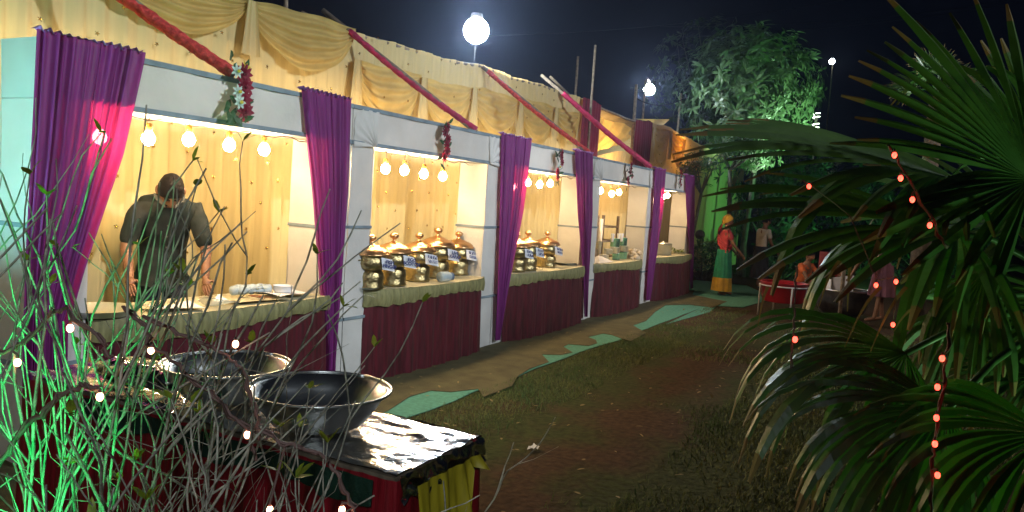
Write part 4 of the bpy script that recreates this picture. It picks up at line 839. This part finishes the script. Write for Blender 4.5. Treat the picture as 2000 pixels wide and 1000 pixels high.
def bush(px, py, D, r, n, lb, leafm='darkleaf', ls=.16, seed=0):
    rr = random.Random(seed); c = at_D(px, py, D); e = empty('bush', (c.x,c.y,0), lb, 'bush'); q = MB(); st = MB()
    for k in range(n):
        a = rr.uniform(0,2*PI); t = rr.random()**.5; p = Vector((math.cos(a)*r*t, math.sin(a)*r*t*.7, rr.uniform(.25,1)*c.z*(1-.3*t))); 
        if k % 6 == 0: st.tube([(p.x*.2,p.y*.2,0), p], [.014,.004], 4)
        for j in range(6): leafmesh(q, p, Vector((rr.gauss(0,1),rr.gauss(0,1),rr.uniform(-.2,1))), Vector((0,0,1)), ls*rr.uniform(.7,1.3), ls*.28)
    q.build('foliage', leafm, e, smooth=False); st.build('stems', 'trunk', e)
bush(1378,462,17.2,.8,150,'leafy bush growing behind the metal table','leaf',.2,3)
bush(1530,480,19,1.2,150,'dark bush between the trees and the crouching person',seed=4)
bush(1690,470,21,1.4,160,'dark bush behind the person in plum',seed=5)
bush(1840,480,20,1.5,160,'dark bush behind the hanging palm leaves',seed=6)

# lamp post wound with a strip of light
lp = at_D(1588,300,24); tz = at_D(1592,225,24).z; e = empty('light_column', (lp.x,lp.y,0), 'slim column wound with bright greenish strip lights behind the palm tips', 'lamp post')
q = MB(); q.tube([(0,0,0),(0,0,tz)], .05, 8); q.build('column','dsteel', e)
for k in range(12):
    z = lp.z+(tz-lp.z)*k/11
    if k == 9: continue
    q = MB(); q.tube([(.075*math.cos(a)*1.3, .075*math.sin(a)*1.3, z+.012*a) for a in np.linspace(0, 2*PI*.9, 10)], .016, 5); q.build('light_ring','rung', e)
lp = at_D(1905,490,26); e = empty('marker_post', (lp.x,lp.y,0), 'small white and yellow lit post far behind the palm', 'post'); q = MB(); q.tube([(0,0,0),(0,0,lp.z+.1)], .06, 8); q.build('post','yellow_cloth', e); q = MB(); q.sphere((0,0,lp.z+.2), .07, 8, 6); q.build('lamp','flood2', e)

# ================================================================== PALMS
def cam_dir(ang, depth): a = math.radians(ang); return (RT*math.cos(a)+UP*math.sin(a)+FW*depth).normalized()
def frond(root, hub, axis, nrm, Rr, spread, nseg, droop, split=.45, seed=0, m='palm', narrow=1.):
    rr = random.Random(seed); axis = axis.normalized(); nrm = (nrm-axis*nrm.dot(axis)).normalized(); side = nrm.cross(axis); mb = MB(); tip = MB()
    G = Vector((0,0,-1)); NS = 9; dA = math.radians(spread)/nseg
    for i in range(nseg):
        a = math.radians(-spread/2)+dA*(i+.5+rr.uniform(-.22,.22)); L_ = Rr*(1-.22*(abs(i-nseg/2)/(nseg/2))**2)*rr.uniform(.84,1.08)
        d = axis*math.cos(a)+side*math.sin(a); s = -axis*math.sin(a)+side*math.cos(a); dr = droop*rr.uniform(.7,1.5)+(rr.uniform(1,2.5) if rr.random() < .16 else 0); dA_ = dA; dAw = rr.uniform(.75,1.35); spl = split*rr.uniform(.9,1.1)
        cup = nrm*.22
        pts = []; p = Vector(hub); dd = (d+cup).normalized(); st = L_/NS
        for j in range(NS+1):
            t = j/NS; pts.append(p.copy()); dd = (dd+G*dr*(t**1.6)*.42+nrm*(-.02)).normalized(); p = p+dd*st
        vs = []
        for j, p in enumerate(pts):
            t = j/NS; full = L_*t*math.tan(dA/2)*1.02
            w = full if t < spl else L_*spl*math.tan(dA/2)*(1-.97*(t-spl)/(1-spl))**.5*1.02*dAw+.0010
            hgt = w*.55+.001
            vs += [p-s*w-nrm*hgt*.6, p+nrm*hgt*.4, p+s*w-nrm*hgt*.6]
        fs = []
        for j in range(NS): o = j*3; fs += [(o,o+1,o+4,o+3),(o+1,o+2,o+5,o+4)]
        mb.add(vs, fs[:-2] if rr.random() < .75 else fs)
        if True: tip.add([Vector(v)+nrm*.0008 for v in vs[(NS-1)*3:]], [(0,1,4,3),(1,2,5,4)])
    o = part('leaf_fan', mb, m, root, smooth=False)
    sub('dry_tips', tip, 'palmdry', o, smooth=False)['kind'] = 'stuff'
    return o
def petiole(root, a, b_, r=.012):
    a, b_ = Vector(a), Vector(b_); q = MB(); m_ = a.lerp(b_,.5)+Vector((0,0,.08)); q.tube([a, a.lerp(m_,.5)+Vector((0,0,.03)), m_, b_.lerp(m_,.5)+Vector((0,0,.02)), b_], [r*1.3, r*1.1, r, r*.85, r*.7], 7); part('petiole', q, 'petiole', root)
# px hub, depth, image angle of axis, axis depth lean, tilt of fan (0 = facing the camera, 90 = edge on), radius px, spread, droop
FR = [
 ((2015,350),2.3, 158,-.05, 25,455,150,44,.12),
 ((2050,330),2.5, 108, .10, 30,260,100,32,.05),
 ((1850,345),2.7, 180,-.25, 66,520,120,38,.22),
 ((1870,455),2.5, 184,-.30, 64,490,120,36,.26),
 ((1770,690),2.1, 188,-.22, 56,420,140,42,1.9),
 ((1925,530),2.2, 250, .10, 30,240,110,24,1.5),
 ((1850,800),1.9, 192,-.2, 52,430,150,42,1.6),
 ((2050,850),1.7, 190,-.10, 50,370,140,34,1.2),
 ((2030,730),2.5, 186,-.10, 55,200,110,26,.4),
 ((1990,440),2.9, 172, .10, 45,330,130,32,.25),
 ((2090,600),2.6, 215, .0, 35,300,150,34,.8),
 ((1905,600),2.6, 250, .15, 30,230,120,24,1.4),
]
crown = at_D(2120,640,2.6)
palm = empty('fan_palm', (crown.x, crown.y, 0), 'large fan palm with drooping split fronds filling the right side', 'palm tree')
q = MB(); q.tube([(crown.x,crown.y,-.02),(crown.x+.03,crown.y,.5),(crown.x,crown.y,crown.z)], [.16,.13,.11], 12); part('trunk', q, 'trunk', palm)
for k, (hub, D, ang, dz, tilt, rp, spread, ns, droop) in enumerate(FR):
    h_ = at_D(*hub, D); ax = cam_dir(ang, dz); pr = cam_dir(ang+90, 0); tl_ = math.radians(tilt)
    up_ = UP if abs(ax.dot(UP)) < .8 else -RT
    nr = (-FW*math.cos(tl_)+up_*math.sin(tl_))
    frond(palm, h_, ax, nr, rp*D/FPX*1.05, spread, int(ns*.62), droop, split=.56, seed=k+40, narrow=1.15)
    petiole(palm, crown, h_)
# dangling dry leaf strips seen across the yard
for k, (pa, pb, D) in enumerate([((1640,510),(1600,600),2.0),((1660,520),(1655,610),2.1),((1720,560),(1650,680),1.9),((1770,560),(1700,690),1.9),((1800,600),(1745,650),2.0),((1500,560),(1480,640),2.2)]):
    a, b_ = at_D(*pa, D), at_D(*pb, D); s = (b_-a).normalized().cross(FW); q = MB(); q.grid(lambda u, v: a.lerp(b_, v)+s*(.011*(u-.5)*(1-v*.8))*1.0+UP*.02*math.sin(v*3), 2, 8); part('dry_leaf_strip', q, 'palmdry', palm)
# small lit palm behind
bpc = at_D(1830,190,11); bp_ = empty('fan_palm', (bpc.x,bpc.y,0), 'smaller palm lit green behind the top of the big fan palm', 'palm tree')
q = MB(); q.tube([(bpc.x,bpc.y,0),(bpc.x,bpc.y,bpc.z)], [.14,.1], 10); part('trunk', q, 'trunk', bp_)
for k in range(11):
    a = 20+k*14; ax = cam_dir(a, R.uniform(-.5,.5)); h_ = bpc+ax*.32; petiole(bp_, bpc, h_, .012); frond(bp_, h_, ax, (-FW*.7+UP*.7), .42, 150, 22, .5, seed=80+k)
spot('green_floodlight', (bpc.x-.4,bpc.y+.9,1.3), bpc+Vector((0,0,.5)), (.15,1,.35), 90, 110, 'green floodlight under the smaller palm')

# ================================================================== BARE SHRUBS in front
def shrub(base, h, spread, label, seed, nst=11, leaves=10, rleaf=False, lean=(0,0), dens=1.):
    rr = random.Random(seed); base = Vector(base); e = empty('bare_shrub', base, label, 'shrub', 'bare twiggy shrubs of the hedge in front'); st = MB(); tips = []
    def grow(p, d, l, r, lev):
        n = 5; pts = [p]; q = p
        if (q-base).xy.length > .36: return
        for j in range(n):
            d = (d+Vector((rr.gauss(0,.13), rr.gauss(0,.13), rr.gauss(.05,.09)))).normalized(); q = q+d*l/n; pts.append(q)
        rs = [r*(1-.42*j/n)*(1+.30*rr.random()) for j in range(n+1)]
        st.tube(pts, rs, 5 if r > .003 else 4, cap=False)
        if q.z > base.z+h*rr.uniform(.85,1.02) or lev >= 4: tips.append((q, d)); return
        k = 2 if rr.random() < .72 else (3 if rr.random() < .35 else 1)
        for _ in range(k):
            a = rr.uniform(.22,.75) if k > 1 else .15; s = d.orthogonal().normalized(); s.rotate(Matrix.Rotation(rr.uniform(0,2*PI), 3, d)); nd = (d*math.cos(a)+s*math.sin(a)+Vector((0,0,.27))).normalized(); grow(q, nd, l*rr.uniform(.62,.86), r*.74, lev+1)
        for _t in range(rr.choice((0,1,2)) if lev > 0 else 0):
            s = d.orthogonal().normalized(); s.rotate(Matrix.Rotation(rr.uniform(0,2*PI), 3, d)); m_ = pts[rr.randint(1,4)]; tl = rr.uniform(.4,1.3); st.tube([m_, m_+(s+d*.5)*l*.22*tl, m_+(s+d*1.1)*l*.40*tl], [r*.35, r*.28, r*.15], 4, cap=False)
    for k in range(nst):
        a = rr.uniform(0,2*PI); t = rr.random(); d = Vector((math.cos(a)*spread*t+lean[0], math.sin(a)*spread*t+lean[1], 1)).normalized()
        grow(base+Vector((math.cos(a)*.13*t, math.sin(a)*.13*t, 0)), d, h*rr.uniform(.36,.48), rr.uniform(.0026,.0050), 0)
    part('branches', st, 'stem', e)
    lm = MB(); rr.shuffle(tips)
    for (p, d) in tips[:leaves]:
        for j in range(rr.randint(2,4)): leafmesh(lm, p, d+Vector((rr.gauss(0,.7),rr.gauss(0,.7),rr.gauss(0,.3))), Vector((0,0,1)), rr.uniform(.02,.04), .013)
    if lm.v: part('young_leaves', lm, 'yleaf', e, smooth=False)
    if rleaf:
        lm = MB()
        for (p, d) in tips[leaves:leaves+50]:
            for j in range(4): leafmesh(lm, p-d*.02*j, d+Vector((rr.gauss(0,.8),rr.gauss(0,.8),rr.gauss(0,.4))), Vector((0,0,1)), rr.uniform(.012,.028), .012)
        part('russet_leaves', lm, 'rleaf', e, smooth=False)
SH = [(-40,1.25,1.38,.5,'green lit shrub at the left edge of the picture',14),(60,1.45,1.46,.4,'tallest green lit shrub in front of the near curtain',16),(160,1.35,1.40,.45,'dense green lit shrub with two fairy lights below the curtain',16),(262,1.6,1.27,.3,'tall narrow shrub in front of the bending man',11),
 (350,1.35,1.12,.5,'greyish shrub below the bending man',13),(450,1.5,1.24,.4,'shrub with russet leaf tips before the cream wall',11),(545,1.35,1.18,.42,'shrub reaching up to the white side cloth',9),(560,1.7,1.27,.3,'thin shrub in front of the second purple curtain foot',5),(610,1.45,1.0,.3,'low shrub before the nearest basin',9),(705,1.5,1.06,.2,'sparse shrub at the end of the hedge beside the foil',6),(420,1.2,.9,.4,'lowest tangle of stems at the bottom edge',12),(180,1.1,1.05,.6,'thick tangle of stems low in the left corner',13)]
for k, (px, D, h_, spd, lb, ns) in enumerate(SH):
    g_ = at_D(px, 900, D); g_.z = 0; shrub(g_, h_, spd*.22, lb, 100+k, max(2, int(ns*(.72 if k < 3 else .27))), 6 if k not in (7,9) else 5, rleaf=(k == 5))

# ================================================================== FAIRY LIGHT STRINGS
def fairy(label, wirepts, D, bulbs, m, grp, wr=.003, br=.0052, off=0):
    pts = [at_D(x, y, d) for x, y, d in wirepts]; e = empty('fairy_light_string', pts[0], label, 'fairy lights', grp)
    q = MB(); fine = []
    for a, b_ in zip(pts, pts[1:]):
        for t in range(6): fine.append(a.lerp(b_, t/6)+Vector((R.gauss(0,.002),R.gauss(0,.002),R.gauss(0,.002))))
    fine.append(pts[-1]); q.tube(fine, wr, 5); q.tube([p+Vector((.004*math.sin(i*.9), .004*math.cos(i*.9), .004*math.sin(i*1.1))) for i, p in enumerate(fine)], wr*.7, 4); part('wire', q, 'wire', e)
    for x, y in bulbs:
        b0 = at_D(x, y, D); near = min(fine, key=lambda p: (p-b0).length); 
        q = MB(); q.sphere(b0, br, 10, 7, sc=(1,1,1.3)); bo_ = part('bulb', q, m, e)
        q = MB(); q.tube([b0+UP*br*.8, b0+UP*br*2.2, near if (near-b0).length < .2 else b0+UP*br*5], [br*.55, br*.45, wr*.6], 5); sub('holder', q, 'wire', bo_)
G1 = 'fairy light strings in the shrubs'; G2 = 'fairy light strings on the palm'
fairy('string with three pink lights looping through the left shrubs', [(-20,692,1.2),(50,670,1.2),(100,615,1.2),(125,600,1.2),(200,665,1.2),(215,700,1.2)], 1.2, [(34,708),(137,641)], 'fairy', G1)
fairy('string with lights crossing above the second basin', [(240,600,1.25),(285,640,1.25),(290,672,1.25),(350,715,1.25),(420,775,1.25),(480,835,1.25),(500,900,1.25)], 1.25, [(295,684),(483,849)], 'fairy', G1)
fairy('thick wire with one light right of the second basin rim', [(280,618,1.3),(360,655,1.3),(440,690,1.3),(480,730,1.3),(500,800,1.3),(505,860,1.3)], 1.3, [(460,672)], 'fairy', G1)
fairy('string rising from the bottom left corner with one light', [(-20,930,1.15),(45,840,1.15),(110,780,1.15),(160,752,1.15),(190,758,1.15)], 1.15, [(195,775)], 'fairy', G1, wr=.004)
fairy('string sagging below the nearest basin to the bottom edge', [(500,845,1.2),(570,868,1.2),(625,888,1.2),(660,930,1.2),(690,990,1.2),(700,1040,1.2)], 1.2, [(527,996),(668,996)], 'fairy', G1)
fairy('red string slanting down across the upper palm frond', [(1735,285,1.9),(1747,300,1.9),(1780,360,1.9),(1820,430,1.9),(1850,485,1.9)], 1.88, [(1747,303),(1759,348),(1782,390),(1816,440)], 'fairyr', G2, br=.006)
fairy('red string hanging straight down the lower right fronds', [(1855,630,1.6),(1850,690,1.6),(1842,760,1.6),(1830,840,1.6),(1822,900,1.6),(1818,1010,1.6)], 1.58, [(1840,700),(1831,756),(1829,816),(1826,867),(1831,928)], 'fairyr', G2, br=.0055)
fairy('thin red string falling past the red tub', [(1556,520,1.8),(1554,600,1.8),(1550,650,1.8),(1545,720,1.8)], 1.78, [(1553,663)], 'fairyr', G2, wr=.0018, br=.006)
fairy('loose red string with dim lights in the middle of the palm', [(1560,350,1.9),(1580,358,1.9),(1660,420,2.0),(1711,548,1.9),(1750,542,1.9),(1744,625,1.9)], 1.88, [(1580,364),(1711,557),(1750,550),(1744,634)], 'fairyr', G2, wr=.0012, br=.005)

# ================================================================== night air
hz = MB(); hz.box((20, 0, 4.5), (70, 44, 12.4)); h_ = hz.build('haze', 'white', smooth=False); m = bpy.data.materials.new('thin_haze'); m.use_nodes = True; nt = m.node_tree; nt.nodes.clear()
ou = nt.nodes.new('ShaderNodeOutputMaterial'); pv = nt.nodes.new('ShaderNodeVolumePrincipled'); pv.inputs['Density'].default_value = .0024; pv.inputs['Color'].default_value = (.50,.62,.95,1); pv.inputs['Anisotropy'].default_value = .86
nt.links.new(pv.outputs[0], ou.inputs['Volume']); h_.data.materials.clear(); h_.data.materials.append(m); tag(h_, 'thin night haze over the yard', 'haze', kind='stuff')
